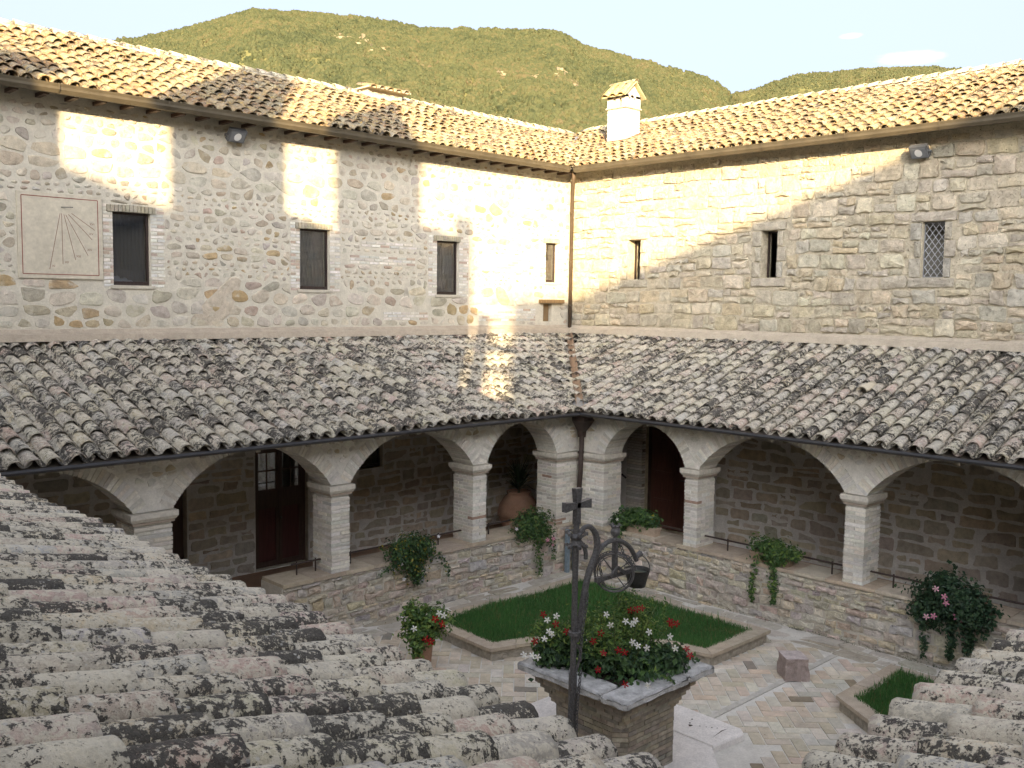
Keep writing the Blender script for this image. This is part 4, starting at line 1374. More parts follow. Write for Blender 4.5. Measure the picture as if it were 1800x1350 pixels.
def arcade(label, fn, ua, ub, pillars, bays, par0, par1, loc, holes_par=(), seed=0):
    """fn(u, v, d): d=0 court face, d=-TA gallery face. pillars: (u0,u1); bays: (u0,u1,crown z)"""
    t = thing('arcade', label, 'arcade', loc)
    # parapet
    mb = MB()
    wall_cells(mb, par0, par1, -0.3, SIL - 0.06, [], fn, TA + .1, (0.52, 0.485, 0.41, .5))
    par = mb.build('parapet', M['mortar'], t)
    polys = coursed(par0, par1, -0.02, SIL - 0.07, [0.05, 0.08, 0.11, 0.15, 0.19], (.18, .52), [], gap=0.010, pj=0.022, split=.5, cut=.2)
    lay_stones(polys, fn, PALPAR, M['roughstone'], par, 220, proud=(0.010, 0.055), vary=0.16, bevel=0.014, minpx=7)
    # sill slabs
    u = par0
    while u < par1 - .05:
        w = min(random.uniform(.5, .95), par1 - u)
        if any(p0 - .02 < u < p1 for p0, p1 in pillars): pass
        mb = MB()
        v0, v1 = SIL - .062, SIL + random.uniform(-.004, .004)
        P = [fn(a_, v_, d_) for v_ in (v0, v1) for a_, d_ in ((u + .004, .035 + random.uniform(0, .012)), (u + w - .004, .035 + random.uniform(0, .012)), (u + w - .004, -TA - .08), (u + .004, -TA - .08))]
        mb.add(P, [(0, 3, 2, 1), (4, 5, 6, 7), (0, 1, 5, 4), (1, 2, 6, 5), (2, 3, 7, 6), (3, 0, 4, 7)], pick([(0.45, 0.37, 0.28), (0.48, 0.41, 0.31), (0.43, 0.36, 0.28), (0.50, 0.44, .35)], .05))
        mb.build('sill_slab', M['paver'], par)
        u += w
    # spandrel wall with the arch openings cut out
    def under(u):
        for (a, b, cz) in bays:
            if a < u < b:
                h = (b - a) / 2; r = cz - SPR; Rr = (h * h + r * r) / (2 * r)
                x = u - (a + b) / 2
                return cz - Rr + math.sqrt(max(0, Rr * Rr - x * x))
        return SPR
    us = sorted(set([ua, ub] + [a for a, b, c in bays] + [b for a, b, c in bays] + list(np.arange(ua, ub, 0.06))))
    mb = MB()
    for i in range(len(us) - 1):
        a, b = us[i], us[i + 1]
        if b - a < 1e-4: continue
        za, zb = under(a + 1e-5), under(b - 1e-5)
        g = 0.012
        col = (0.66, 0.635, 0.57, .5)
        mb.add([fn(a, za + g, 0), fn(b, zb + g, 0), fn(b, TOPZ, 0), fn(a, TOPZ, 0), fn(a, za + g, -TA), fn(b, zb + g, -TA), fn(b, TOPZ, -TA), fn(a, TOPZ, -TA)],
               [(0, 1, 2, 3), (4, 7, 6, 5), (0, 4, 5, 1), (3, 2, 6, 7)], col)
    sp_ = mb.build('spandrel', M['mortar'], t)
    # voussoirs
    nv = 0
    for (a, b, cz) in bays:
        h = (b - a) / 2; r = cz - SPR; Rr = (h * h + r * r) / (2 * r)
        cu, cv = (a + b) / 2, cz - Rr
        half = math.asin(h / Rr)
        n = int(2 * half * Rr / 0.066)
        arch = MB(); arch.add([fn(a, SPR - .001, -.2), fn(a, SPR - .001, -.3), fn(a - .01, SPR, -.2)], [(0, 1, 2)]); ar = arch.build('arch', M['mortar'], t)
        for i in range(n):
            a0 = -half + 2 * half * (i + .09) / n; a1 = -half + 2 * half * (i + .91) / n
            r1 = Rr + 0.24 + random.uniform(-.012, .012)
            if cv + r1 * math.cos((a0 + a1) / 2) > TOPZ - .01: r1 = (TOPZ - .01 - cv) / math.cos((a0 + a1) / 2)
            r0 = Rr + random.uniform(-.004, .004)
            pr = random.uniform(.004, .014)
            q = [(cu + rr_ * math.sin(aa), cv + rr_ * math.cos(aa)) for aa, rr_ in ((a0, r0), (a1, r0), (a1, r1), (a0, r1))]
            P = [fn(x, y, pr) for x, y in q] + [fn(x, y, -TA - .005) for x, y in q]
            mb = MB(); mb.add(P, [(0, 1, 2, 3), (4, 7, 6, 5), (0, 4, 5, 1), (1, 5, 6, 2), (2, 6, 7, 3), (3, 7, 4, 0)], pick(PALBR, .08))
            c0 = fn(q[0][0], q[0][1], 0)
            if score(c0) > 0 and nv < 290:
                mb.build('voussoir', M['brick'], ar); nv += 1
            else:
                mb.build('voussoir', M['brick'], ar) if nv < 295 else None
    # infill pieces in the spandrels (clear of the rings)
    polys = rubble(ua, ub, SPR + .02, TOPZ - .02, [0.06, .08, .12], (1.3, 2.6), [], gap=0.012, jit=.2, pj=.01)
    keep = []
    for p in polys:
        ok_ = True
        for (u_, v_) in p:
            if under(u_) + .02 > v_: ok_ = False; break
            for (a, b, cz) in bays:
                h = (b - a) / 2; r = cz - SPR; Rr = (h * h + r * r) / (2 * r)
                if math.hypot(u_ - (a + b) / 2, v_ - (cz - Rr)) < Rr + .26 and a - .3 < u_ < b + .3: ok_ = False; break
            if not ok_: break
        if ok_: keep.append(p)
    lay_stones(keep, fn, PALBR + [(0.48, 0.41, 0.29)], M['rubble'], sp_, 60, proud=(.006, .018), vary=.08, minpx=9)
    # pillars
    nb = 0
    for (a, b) in pillars:
        e = .012
        base = SIL if (a > par0 - .2 and b < par1 + .2) else 0.0
        mb = MB()
        P = [fn(x, v, d) for v in (base, CAPZ) for x, d in ((a + e, -e), (b - e, -e), (b - e, -TA + e), (a + e, -TA + e))]
        mb.add(P, [(0, 3, 2, 1), (4, 5, 6, 7), (0, 1, 5, 4), (1, 2, 6, 5), (2, 3, 7, 6), (3, 0, 4, 7)], (0.68, 0.66, 0.60, .5))
        pl = mb.build('pillar', M['mortar'], t)
        v = base + .004; k = 0
        ch_ = 0.0665
        while v + ch_ < CAPZ + .005:
            w = b - a
            if k % 2 == 0: lay = [(0, w / 2, 0, TA / 2), (w / 2, w, 0, TA / 2), (0, w / 2, TA / 2, TA), (w / 2, w, TA / 2, TA)] if w < .6 else [(0, w / 3, 0, TA / 2), (w / 3, 2 * w / 3, 0, TA / 2), (2 * w / 3, w, 0, TA / 2), (0, w / 2, TA / 2, TA), (w / 2, w, TA / 2, TA)]
            else: lay = [(0, w, 0, TA * .26), (0, w, TA * .26, TA * .74), (0, w, TA * .74, TA)] if w < .6 else [(0, w / 2, 0, TA * .26), (w / 2, w, 0, TA * .26), (0, w / 2, TA * .26, TA * .74), (w / 2, w, TA * .26, TA * .74), (0, w, TA * .74, TA)]
            for (x0, x1, d0, d1) in lay:
                g = .008; j = [random.uniform(-.006, .009) for _ in range(4)]
                X0 = a + x0 + (g if x0 > 0 else -j[0]); X1 = a + x1 - (g if x1 < w - 1e-6 else -j[1])
                D0 = -(d0 + (g if d0 > 0 else -j[2])); D1 = -(d1 - (g if d1 < TA - 1e-6 else -j[3]))
                dz = random.uniform(-.002, .002)
                P = [fn(x, vv, d) for vv in (v + dz, v + dz + ch_ - .016) for x, d in ((X0, D0), (X1, D0), (X1, D1), (X0, D1))]
                mb = MB(); mb.add(P, [(0, 3, 2, 1), (4, 5, 6, 7), (0, 1, 5, 4), (1, 2, 6, 5), (2, 3, 7, 6), (3, 0, 4, 7)], pick(PALBR, .1) if random.random() > .012 else (0.36, 0.25, 0.19, .5))
                if nb < 290:
                    mb.build('brick', M['brick'], pl); nb += 1
                else:
                    REST.setdefault(pl.name, (pl, MB()))[1].add(mb.v, mb.f, mb.c[0])
            v += ch_; k += 1
        # capital: thin brick band, moulded block
        for nm, z0, z1, o_, col in (('capital_band', CAPZ + .002, CAPZ + .045, .03, (0.36, 0.30, 0.24, .5)), ('capital', CAPZ + .047, SPR - .002, .075, (0.60, 0.565, 0.49, .5))):
            mb = MB()
            o0 = o_ * (.55 if nm == 'capital' else 1)
            lo_ = [fn(x, z0, d) for x, d in ((a - o0, o0), (b + o0, o0), (b + o0, -TA - o0), (a - o0, -TA - o0))]
            md_ = [fn(x, z0 + (z1 - z0) * .4, d) for x, d in ((a - o_, o_), (b + o_, o_), (b + o_, -TA - o_), (a - o_, -TA - o_))]
            hi_ = [fn(x, z1, d) for x, d in ((a - o_, o_), (b + o_, o_), (b + o_, -TA - o_), (a - o_, -TA - o_))]
            mb.add(lo_ + md_ + hi_, [(0, 3, 2, 1), (8, 9, 10, 11)] + [(i, (i + 1) % 4, 4 + (i + 1) % 4, 4 + i) for i in range(4)] + [(4 + i, 4 + (i + 1) % 4, 8 + (i + 1) % 4, 8 + i) for i in range(4)], col)
            mb.build(nm, M['brick'], pl)
    for nm, (pl, m_) in REST.items(): m_.build('bricks', M['brick'], pl, kind='stuff')
    REST.clear()
    return t
REST = {}

def fnAN(u, v, d): return (u, YA - d, v)
def fnAE(u, v, d): return (XA - d, u, v)
arcN = arcade('left cloister arcade of pale brick arches on a rubble parapet with the glazed door behind', fnAN, 1.5, XA,
              [(2.55, 2.92), (5.88, 6.47), (9.34, 9.72), (12.64, 13.0), (15.05, 15.695)],
              [(2.92, 5.88, 3.40), (6.47, 9.34, 3.41), (9.72, 12.64, 3.41), (13.0, 15.05, 3.36)], 8.36, XA, (12, YA, 0))
arcE = arcade('right cloister arcade of pale brick arches on a rubble parapet with terracotta sill', fnAE, 2.0, YA - .003,
              [(4.02, 4.38), (7.41, 7.77), (10.83, 11.14), (13.23, 13.995)],
              [(4.38, 7.41, 3.40), (7.77, 10.83, 3.41), (11.14, 13.23, 3.38)], 2.0, YA - .003, (XA, 9, 0))

# lower roofs
SL = 0.345; ZD = 3.50
def okNL(x, y): return x < 15.25 + (y - 13.55) - 0.15 and x > 3.5 - (y - 13.5) and y < 17.62
def okEL(x, y): return y < 13.55 + (x - 15.25) - 0.15 and x < 19.32
mb = MB()
dk = (.3, .25, .2, .5)
mb.add([(3.4, 13.5, ZD), (15.2, 13.5, ZD), (XW, YW, ZD + SL * 4.2), (-.8, YW, ZD + SL * 4.2)], [(0, 1, 2, 3)], dk)
mb.add([(3.4, 13.5, ZD - .05), (15.2, 13.5, ZD - .05), (XW, YW, ZD - .05 + SL * 4.2), (-.8, YW, ZD - .05 + SL * 4.2)], [(3, 2, 1, 0)], dk)
mb.add([(3.4, 13.5, ZD - .05), (15.2, 13.5, ZD - .05), (15.2, 13.5, ZD), (3.4, 13.5, ZD)], [(0, 1, 2, 3)], dk)
rNL = mb.build('roof', M['deck'], arcN)
tiled_roof(rNL, (0, 13.52, ZD + .01), (1, 0, 0), (0, 1, 0), SL, 2.2, 19.3, 4.25, 0.268, 0.345, okNL, T_far, P_far, M['tileA'], PAL_TILE, PAL_TILE_TOP, limit=300, jit=1.6)
mb = MB()
mb.add([(15.2, 2.0, ZD), (15.2, 13.5, ZD), (XW, YW, ZD + SL * 4.2), (XW, -2.2, ZD + SL * 4.2)], [(3, 2, 1, 0)], dk)
mb.add([(15.2, 2.0, ZD - .05), (15.2, 13.5, ZD - .05), (XW, YW, ZD - .05 + SL * 4.2), (XW, -2.2, ZD - .05 + SL * 4.2)], [(0, 1, 2, 3)], dk)
mb.add([(15.2, 2.0, ZD - .05), (15.2, 13.5, ZD - .05), (15.2, 13.5, ZD), (15.2, 2.0, ZD)], [(0, 1, 2, 3)], dk)
rEL = mb.build('roof', M['deck'], arcE)
def new_tile(items):
    # one displaced clean tile lying proud of the others
    x, y = 16.9, 8.15
    z = ZD + SL * (x - 15.2) + .19
    up_ = Vector((1, 0, SL * .6)).normalized(); A_ = Vector((-.12, -1, 0)).normalized(); A_ = (A_ - up_ * A_.dot(up_)).normalized(); z_ = A_.cross(up_)
    if z_.z < 0: A_ = -A_; z_ = A_.cross(up_)
    mx = Matrix(((A_.x, up_.x, z_.x, x), (A_.y, up_.y, z_.y, y), (A_.z, up_.z, z_.z, z), (0, 0, 0, 1)))
    items.append((9.0, T_clean, mx, (0.56, 0.50, 0.38, .5)))
M['clean'] = stone_mat('clean_tile', objinfo=True, lo=.9, hi=1.05)
T_clean = tile_mesh('clean_tile', M['clean'], seed=3)
tiled_roof(rEL, (15.22, 0, ZD + .01), (0, -1, 0), (1, 0, 0), SL, -17.7, -1.2, 4.25, 0.268, 0.345, okEL, T_far, P_far, M['tileA'], PAL_TILE, PAL_TILE_TOP, limit=300, jit=1.6, extra=new_tile)
# mortar fillets against the walls
def fillet(parent, p, q, inward, col=(0.42, 0.36, 0.28, .5)):
    p = Vector(p); q = Vector(q); s = Vector(inward)
    mb = MB(); n = 60
    vs = []
    for i in range(n + 1):
        e = p.lerp(q, i / n)
        j = random.uniform(-.02, .02); k = random.uniform(-.008, .008)
        vs += [e + Vector((0, 0, .15 + k)), e + s * (.04 + k) + Vector((0, 0, .145 + k)), e + s * (.07 + k) + Vector((0, 0, .10)), e + s * (.17 + j) + Vector((0, 0, .06 + k)), e + s * (.20 + j) + Vector((0, 0, -.06))]
    mb.add(vs, [(i * 5 + k, i * 5 + k + 1, (i + 1) * 5 + k + 1, (i + 1) * 5 + k) for i in range(n) for k in range(4)], col)
    mb.build('mortar_fillet', M['flash'], parent)
fillet(rNL, (2, YW, 5.09), (XW, YW, 5.09), (0, -1, 0))
fillet(rEL, (XW, 0, 5.09), (XW, YW, 5.09), (-1, 0, 0), (0.45, 0.395, 0.31, .5))
# lower gutters and rafter ends
def low_gutter(parent, p, q, s):
    mb = MB(); mb.tube([p, q], .032, 8); g = mb.build('gutter', M['dark_metal'], parent)
    return g
low_gutter(arcN, (3.4, 13.42, 3.505), (15.12, 13.42, 3.505), 0)
low_gutter(arcE, (15.12, 13.42, 3.505), (15.12, 2.0, 3.505), 0)
for roof, f_ in ((rNL, lambda k: (4.0 + k * .46, 'N')), (rEL, lambda k: (3.0 + k * .46, 'E'))):
    for k in range(24):
        u, w_ = f_(k)
        if w_ == 'N' and u > 15.0 or w_ == 'E' and u > 13.3: break
        mb = MB()
        if w_ == 'N': mb.obox((u, 13.78, ZD + .03), (.04, 0, 0), (0, .24, .24 * SL), (0, -.0, .035), (0.46, .42, .36, .5))
        else: mb.obox((15.48, u, ZD + .03), (0, .04, 0), (.24, 0, .24 * SL), (0, 0, .035), (0.46, .42, .36, .5))
        mb.build('rafter', M['brick'], roof)
# brick cornice strip under the tiles so that no gap shows
mb = MB(); mb.add([(3.4, 13.56, ZD - .02), (15.25, 13.56, ZD - .02), (15.7, 14.0, TOPZ + .005), (3.4, 14.0, TOPZ + .005)], [(0, 1, 2, 3)], (0.5, .46, .39, .5)); mb.build('soffit', M['brick'], rNL)
mb = MB(); mb.add([(15.26, 2.0, ZD - .02), (15.26, 13.55, ZD - .02), (15.7, 14.0, TOPZ + .005), (15.7, 2.0, TOPZ + .005)], [(0, 1, 2, 3)], (0.5, .46, .39, .5)); mb.build('soffit', M['brick'], rEL)
# valley channel
mb = MB()
vv = []
for i in range(15):
    t_ = i / 14
    x = 15.22 + (XW - 15.25) * t_; y = 13.52 + (YW - 13.55) * t_; z = ZD + SL * 4.2 * t_ + .12 + .01 * math.sin(i * 2)
    n_ = Vector((-1, 1, 0)).normalized()
    P = Vector((x, y, z))
    vv += [P + n_ * .085 + Vector((0, 0, .05)), P + n_ * .02, P - n_ * .02, P - n_ * .085 + Vector((0, 0, .05))]
mb.add(vv, [(i * 4 + k, i * 4 + k + 1, i * 4 + k + 5, i * 4 + k + 4) for i in range(14) for k in range(3)])
val = mb.build('valley_gutter', simple_mat('rusty_valley', (0.20, 0.135, 0.09), .6, bscale=10, var=.3), rNL)
mb = MB(); mb.add([(15.05, 13.55, ZD + .16), (15.25, 13.75, ZD + .2), (15.45, 13.5, ZD + .2), (15.2, 13.3, ZD + .12), (15.6, 13.95, ZD + .3)], [(0, 1, 2, 3), (1, 4, 2)]); mb.build('lead_saddle', M['lead'], val)

# corner hopper and downpipe
hp = thing('downpipe', 'dark brown downpipe with hopper head in the inner corner of the arcade', 'drainpipe', (15.6, 13.9, 0))
mb = MB()
def sq(c, r, z): return [(c[0] + a * r, c[1] + b * r, z) for a, b in ((-1, -1), (1, -1), (1, 1), (-1, 1))]
cT = (15.42, 13.60); cB = (15.52, 13.72)
lv = [sq(cT, .17, 3.48), sq(cT, .17, 3.33), sq(cB, .07, 3.08), sq(cB, .06, 2.95)]
mb.add([p for l in lv for p in l], [(i * 4 + k, i * 4 + (k + 1) % 4, i * 4 + 4 + (k + 1) % 4, i * 4 + 4 + k) for i in range(3) for k in range(4)])
mb.build('hopper', M['brown_metal'], hp)
mb = MB(); mb.tube([(15.50, 13.70, 3.0), (15.50, 13.72, 2.2), (15.50, 13.82, .9)], .055, 10); mb.build('pipe', M['brown_metal'], hp, smooth=True)
mb = MB(); mb.tube([(15.50, 13.82, .9), (15.50, 13.84, -.0)], .065, 10); mb.build('pipe_shoe', M['bluepipe'], hp, smooth=True)
for z in (2.6, 1.7):
    mb = MB(); mb.tube([(15.50, 13.72 + (2.6 - z) * .05, z), (15.50, 13.72 + (2.6 - z) * .05, z + .05)], .068, 10); mb.build('bracket', M['brown_metal'], hp)

# gallery floors
mb = MB(); mb.box(-.6, XW, YA + .1, YW, -.3, .18, (0.30, 0.19, 0.125, .5)); mb.build('gallery_floor', M['brownfloor'], kind='structure')
mb = MB(); mb.box(XA + .1, XW, 1.0, YA + .097, -.3, .18, (0.30, 0.19, 0.125, .5)); mb.build('gallery_floor', M['brownfloor'], kind='structure')

# iron handrails on the parapets
def rail(label, pts, posts):
    t = thing('handrail', label, 'handrail', posts[0])
    mb = MB(); mb.tube([(p[0], p[1], 1.25) for p in pts], .018, 6); mb.build('bar', M['brown_metal'], t)
    for p in posts:
        mb = MB(); mb.tube([(p[0], p[1], SIL - .01), (p[0], p[1], 1.285)], .015, 6); mb.build('post', M['brown_metal'], t)
rail('short iron handrail beside the passage at the left end of the parapet', [(8.75, 14.35), (9.35, 14.35)], [(8.86, 14.35, SIL), (9.24, 14.35, SIL)])
rail('iron handrail behind the left ivy basket, between brick pillars', [(9.7, 14.35), (12.66, 14.35)], [(9.98, 14.35, SIL), (12.05, 14.35, SIL)])
rail('iron handrail in the corner bay before the large jar', [(13.0, 14.35), (15.6, 14.35)], [(13.4, 14.35, SIL), (15.0, 14.35, SIL)])
rail('iron handrail before the great wooden door', [(16.05, 13.6), (16.05, 11.1)], [(16.05, 13.1, SIL), (16.05, 11.3, SIL)])
rail('iron handrail behind the middle ivy of the right parapet', [(16.0, 10.85), (16.0, 7.7)], [(16.0, 10.3, SIL), (16.0, 8.12, SIL)])
rail('iron handrail behind the large pink-flowered plant on the right', [(16.0, 7.42), (16.0, 4.3)], [(16.0, 7.0, SIL), (16.0, 4.9, SIL)])

# ================================================================== NEAR ROOFS
SW = 0.30; ZW = 3.56
west = thing('tiled_roof', 'near lichen-covered clay tile roof filling the lower left corner', 'roof', (3.3, 6, 3.5))
mb = MB()
mb.add([(3.4, 2.05, ZW), (3.4, 13.5, ZW), (-.6, 17.5, ZW + SW * 4), (-.6, -1.95, ZW + SW * 4)], [(0, 1, 2, 3)], dk)
mb.add([(3.4, 2.05, ZW - .06), (3.4, 13.5, ZW - .06), (-.6, 17.5, ZW - .06 + SW * 4), (-.6, -1.95, ZW - .06 + SW * 4)], [(3, 2, 1, 0)], dk)
mb.add([(3.4, 2.05, ZW - .06), (3.4, 13.5, ZW - .06), (3.4, 13.5, ZW), (3.4, 2.05, ZW)], [(0, 1, 2, 3)], dk)
rW = mb.build('roof_deck', M['deck'], west)
def okW(x, y): return (y - 2.05) > -(3.4 - x) + .1 and y < 13.5 + (3.4 - x) - .1 and x > -.5
tiled_roof(rW, (3.38, 0, ZW + .01), (0, 1, 0), (-1, 0, 0), SW, 0.2, 14.5, 3.9, 0.268, 0.40, okW, T_near, P_near, M['tileNA'], PAL_NEAR, limit=300, jit=1.4, tilt=.055, hcov=.07)
south = thing('tiled_roof', 'near lichen-covered clay tile roof at the lower right corner', 'roof', (6, 1.9, 3.5))
mb = MB()
mb.add([(3.4, 2.05, ZW), (15.2, 2.05, ZW), (19.2, -1.9, ZW + SW * 4), (-.6, -1.95, ZW + SW * 4)], [(3, 2, 1, 0)], dk)
mb.add([(3.4, 2.05, ZW - .06), (15.2, 2.05, ZW - .06), (15.2, 2.05, ZW), (3.4, 2.05, ZW)], [(0, 1, 2, 3)], dk)
rS = mb.build('roof_deck', M['deck'], south)
def okS(x, y): return (x - 3.4) > -(2.05 - y) + .1 and x < 14.8 and y > -1.85
tiled_roof(rS, (0, 2.02, ZW + .01), (1, 0, 0), (0, -1, 0), SW, 1.2, 14.5, 3.8, 0.285, 0.42, okS, T_near, P_near, M['tileNA'], PAL_NEAR, limit=300, jit=1.4, tilt=.055, hcov=.07)
for (p, q) in (((3.3, 2.05, 3.53), (3.3, 13.4, 3.53)),):
    mb = MB(); mb.tube([p, q], .03, 6); mb.build('gutter', M['dark_metal'], west)
mb = MB(); mb.tube([(3.4, 1.98, 3.53), (15.1, 1.98, 3.53)], .03, 6); mb.build('gutter', M['dark_metal'], south)
# walls carrying the near roofs
mb = MB(); mb.box(2.5, 2.95, 1.6, 13.9, -.3, 3.4, (0.5, .46, .38, .5)); mb.build('front_wall', M['mortar'], west)
mb = MB(); mb.box(2.96, 15.6, 1.1, 1.6, -.3, 3.4, (0.5, .46, .38, .5)); mb.build('front_wall', M['mortar'], south)

# ================================================================== unseen wings behind the viewpoint, and blocks added to cast the evening shadows
PALB = (0.46, 0.42, 0.34, .5)
def block(name, label, cat, boxes, prisms=()):
    t = thing(name, label, cat, (boxes[0][0], boxes[0][2], 0))
    mb = MB()
    for b_ in boxes: mb.box(*b_, PALB)
    mb.build('wall', M['mortar'], t)
    for vs, fs in prisms:
        mb = MB(); mb.add(vs, fs, (0.3, .26, .2, .5)); mb.build('roof', M['deck'], t)
    return t
def gable_y(x0, x1, y0, y1, ze, zr):
    xm_ = (x0 + x1) / 2
    return ([(x0, y0, ze), (x1, y0, ze), (xm_, y0, zr), (x0, y1, ze), (x1, y1, ze), (xm_, y1, zr)], [(0, 1, 2), (3, 5, 4), (0, 2, 5, 3), (1, 4, 5, 2), (0, 3, 4, 1)])
block('west_wing', 'low west cloister wing behind the viewpoint', 'building', [(-5, -.6, -8, 17.6, -.3, 6.9)])
block('west_shadow_block', 'unseen long block beyond the west wing, added to shade the left wall', 'building', [(-24, -16.0, -9.0, 30, -.3, 15.3)],  # added beyond the wing; its eave sets the sun patch's lower edge
      [([(-15.85, -9.1, 15.33), (-15.85, 30, 15.33), (-20, 30, 16.2), (-20, -9.1, 16.2), (-24.2, -9.1, 15.3), (-24.2, 30, 15.3)], [(0, 1, 2, 3), (3, 2, 5, 4), (0, 3, 4), (1, 5, 2), (0, 4, 5, 1)])])
block('south_wing', 'low south cloister wing behind the viewpoint', 'building', [(-.59, 26, -8, -2.0, -.3, 6.9)])
block('south_shadow_block', 'unseen tall block beyond the south wing, added to cast the slanting wall shadow', 'building', [(-14.5, 24, -24, -14.0, -.3, 16.15)],  # added out of view; its eave casts the slanting shadow on the walls
      [([(-14.6, -13.85, 16.2), (24, -13.85, 16.2), (24, -19, 17.2), (-14.6, -19, 17.2), (-14.6, -24.2, 16.1), (24, -24.2, 16.1)], [(0, 1, 2, 3), (3, 2, 5, 4), (0, 3, 4), (1, 5, 2), (0, 4, 5, 1)])])
block('slanted_shadow_block', 'unseen slant-topped block on the west wing, added to shade the left roof', 'shadow block', [(-4.6, -4.0, 2.95, 4.87, 6.5, 14.3)],  # added block, outline shaped by its shadow on the left roof
      [([(-4.6, 2.95, 14.3), (-4.0, 2.95, 14.3), (-4.0, 4.87, 14.3), (-4.6, 4.87, 14.3), (-4.6, 3.9, 16.5), (-4.0, 3.9, 16.5), (-4.6, 4.87, 17.3), (-4.0, 4.87, 17.3)],
        [(0, 1, 5, 4), (4, 5, 7, 6), (3, 6, 7, 2), (0, 4, 6, 3), (1, 2, 7, 5)])])
block('pointed_shadow_block', 'unseen pointed block on the west wing, added for its roof shadow', 'tower', [(-2.35, -1.85, 1.55, 3.45, 6.5, 14.15)],  # added block; the point is shaped for the triangular roof shadow
      [([(-2.35, 1.45, 14.15), (-1.85, 1.45, 14.15), (-1.85, 3.5, 14.15), (-2.35, 3.5, 14.15), (-2.1, 2.8, 16.7)], [(0, 1, 4), (1, 2, 4), (2, 3, 4), (3, 0, 4), (0, 3, 2, 1)])])
block('upright_shadow_block', 'unseen broad block on the corner wing, added to edge a sun patch', 'chimney', [(-1.55, -1.1, 1.28, 1.9, 6.5, 12.7)])  # added to block the sun at the edge of the third patch
block('upright_shadow_block', 'unseen narrow block on the corner wing, added to cast a dark sliver', 'chimney', [(-1.3, -.98, .82, 1.12, 6.5, 13.25)])  # added for the thin dark sliver on the left wall
block('short_shadow_block', 'unseen short block on the end of the west roof, added to cut off a sun patch', 'wall', [(-4.5, -4.05, 1.68, 2.75, 6.5, 12.45)])  # added to end the second sun patch at its lower edge
block('wide_shadow_block', 'unseen wide block on the west roof, added to shade the far left', 'wide_shadow_block', [(-4.9, -3.7, 7.7, 9.9, 6.5, 13.2)])  # added to shade the far left end of wall and roof
block('slit_shadow_block', 'unseen slim blocks on the corner wing, added to narrow the light slit', 'pier', [(-1.42, -1.1, .06, .30, 6.5, 11.12), (-1.9, -1.5, -2.2, .6, 6.5, 8.75)])  # blocks added to narrow the slit of sun
bt = thing('shadow_bars', 'unseen bars added to break up the light slit', 'beam', (-1.2, .6, 10))  # bars added out of view to stripe the sun through the slit
mb = MB(); mb.box(.85, 1.25, -2.3, -1.9, 6.5, 11.3, PALB); mb.build('shadow_bar_support', M['mortar'], bt)
for nm, zc, hh, ww in (('upper_shadow_bar', 11.12, .10, .08), ('middle_shadow_bar', 10.09, .24, .1), ('lower_shadow_bar', 9.38, .15, .08)):
    mb = MB(); mb.bar((-1.25, .62, zc), (1.0, -2.0, zc), ww, hh); mb.build(nm, M['beam'], bt)

# ================================================================== COURTYARD FLOOR
mb = MB(); mb.add([(2.9, 1.5, -.012), (15.8, 1.5, -.012), (15.8, 14.1, -.012), (2.9, 14.1, -.012)], [(0, 1, 2, 3)], (0.62, 0.60, 0.55, .5))
court = mb.build('courtyard_paving', M['floor'], kind='structure')
PL1 = [(10.47, 11.13), (11.35, 10.85), (12.75, 9.35), (12.93, 8.56), (14.66, 8.55), (14.72, 13.0), (10.55, 13.0)]
PL2 = [(12.89, 6.38), (12.45, 5.7), (11.2, 4.4), (10.47, 3.87), (10.47, 2.6), (14.66, 2.6), (14.66, 6.38)]
def inside(p, poly):
    x, y = p; c = False; n = len(poly)
    for i in range(n):
        x0, y0 = poly[i]; x1, y1 = poly[(i + 1) % n]
        if (y0 > y) != (y1 > y) and x < (x1 - x0) * (y - y0) / (y1 - y0) + x0: c = not c
    return c
PALPV = [(0.582, 0.515, 0.403), (0.538, 0.482, 0.381), (0.605, 0.538, 0.431), (0.560, 0.470, 0.370), (0.526, 0.487, 0.414), (0.582, 0.487, 0.392), (0.627, 0.582, 0.493), (0.616, 0.577, 0.504), (0.549, 0.498, 0.398)]
da = Vector((1, -1, 0)).normalized(); db = Vector((1, 1, 0)).normalized()
W_ = 0.178
pv = []
O = Vector((9.4, 8.0, 0))
for i in range(-70, 71):
    for j in range(-70, 71):
        c_ = (i - j) % 4
        if c_ == 0: w2, h2 = 2, 1
        elif c_ == 3: w2, h2 = 1, 2
        else: continue
        cc = O + da * (i + w2 / 2) * W_ + db * (j + h2 / 2) * W_
        if not (3.0 < cc.x < 14.95 and 1.7 < cc.y < 13.3): continue
        if inside((cc.x, cc.y), PL1) or inside((cc.x, cc.y), PL2): continue
        if abs(cc.y - 7.48) < .13 and cc.x > 10.6: continue
        if 8.5 < cc.x < 11.1 and 6.4 < cc.y < 8.6: continue
        pv.append((score(cc, 1), cc, w2, h2))
pv.sort(key=lambda t: -t[0])
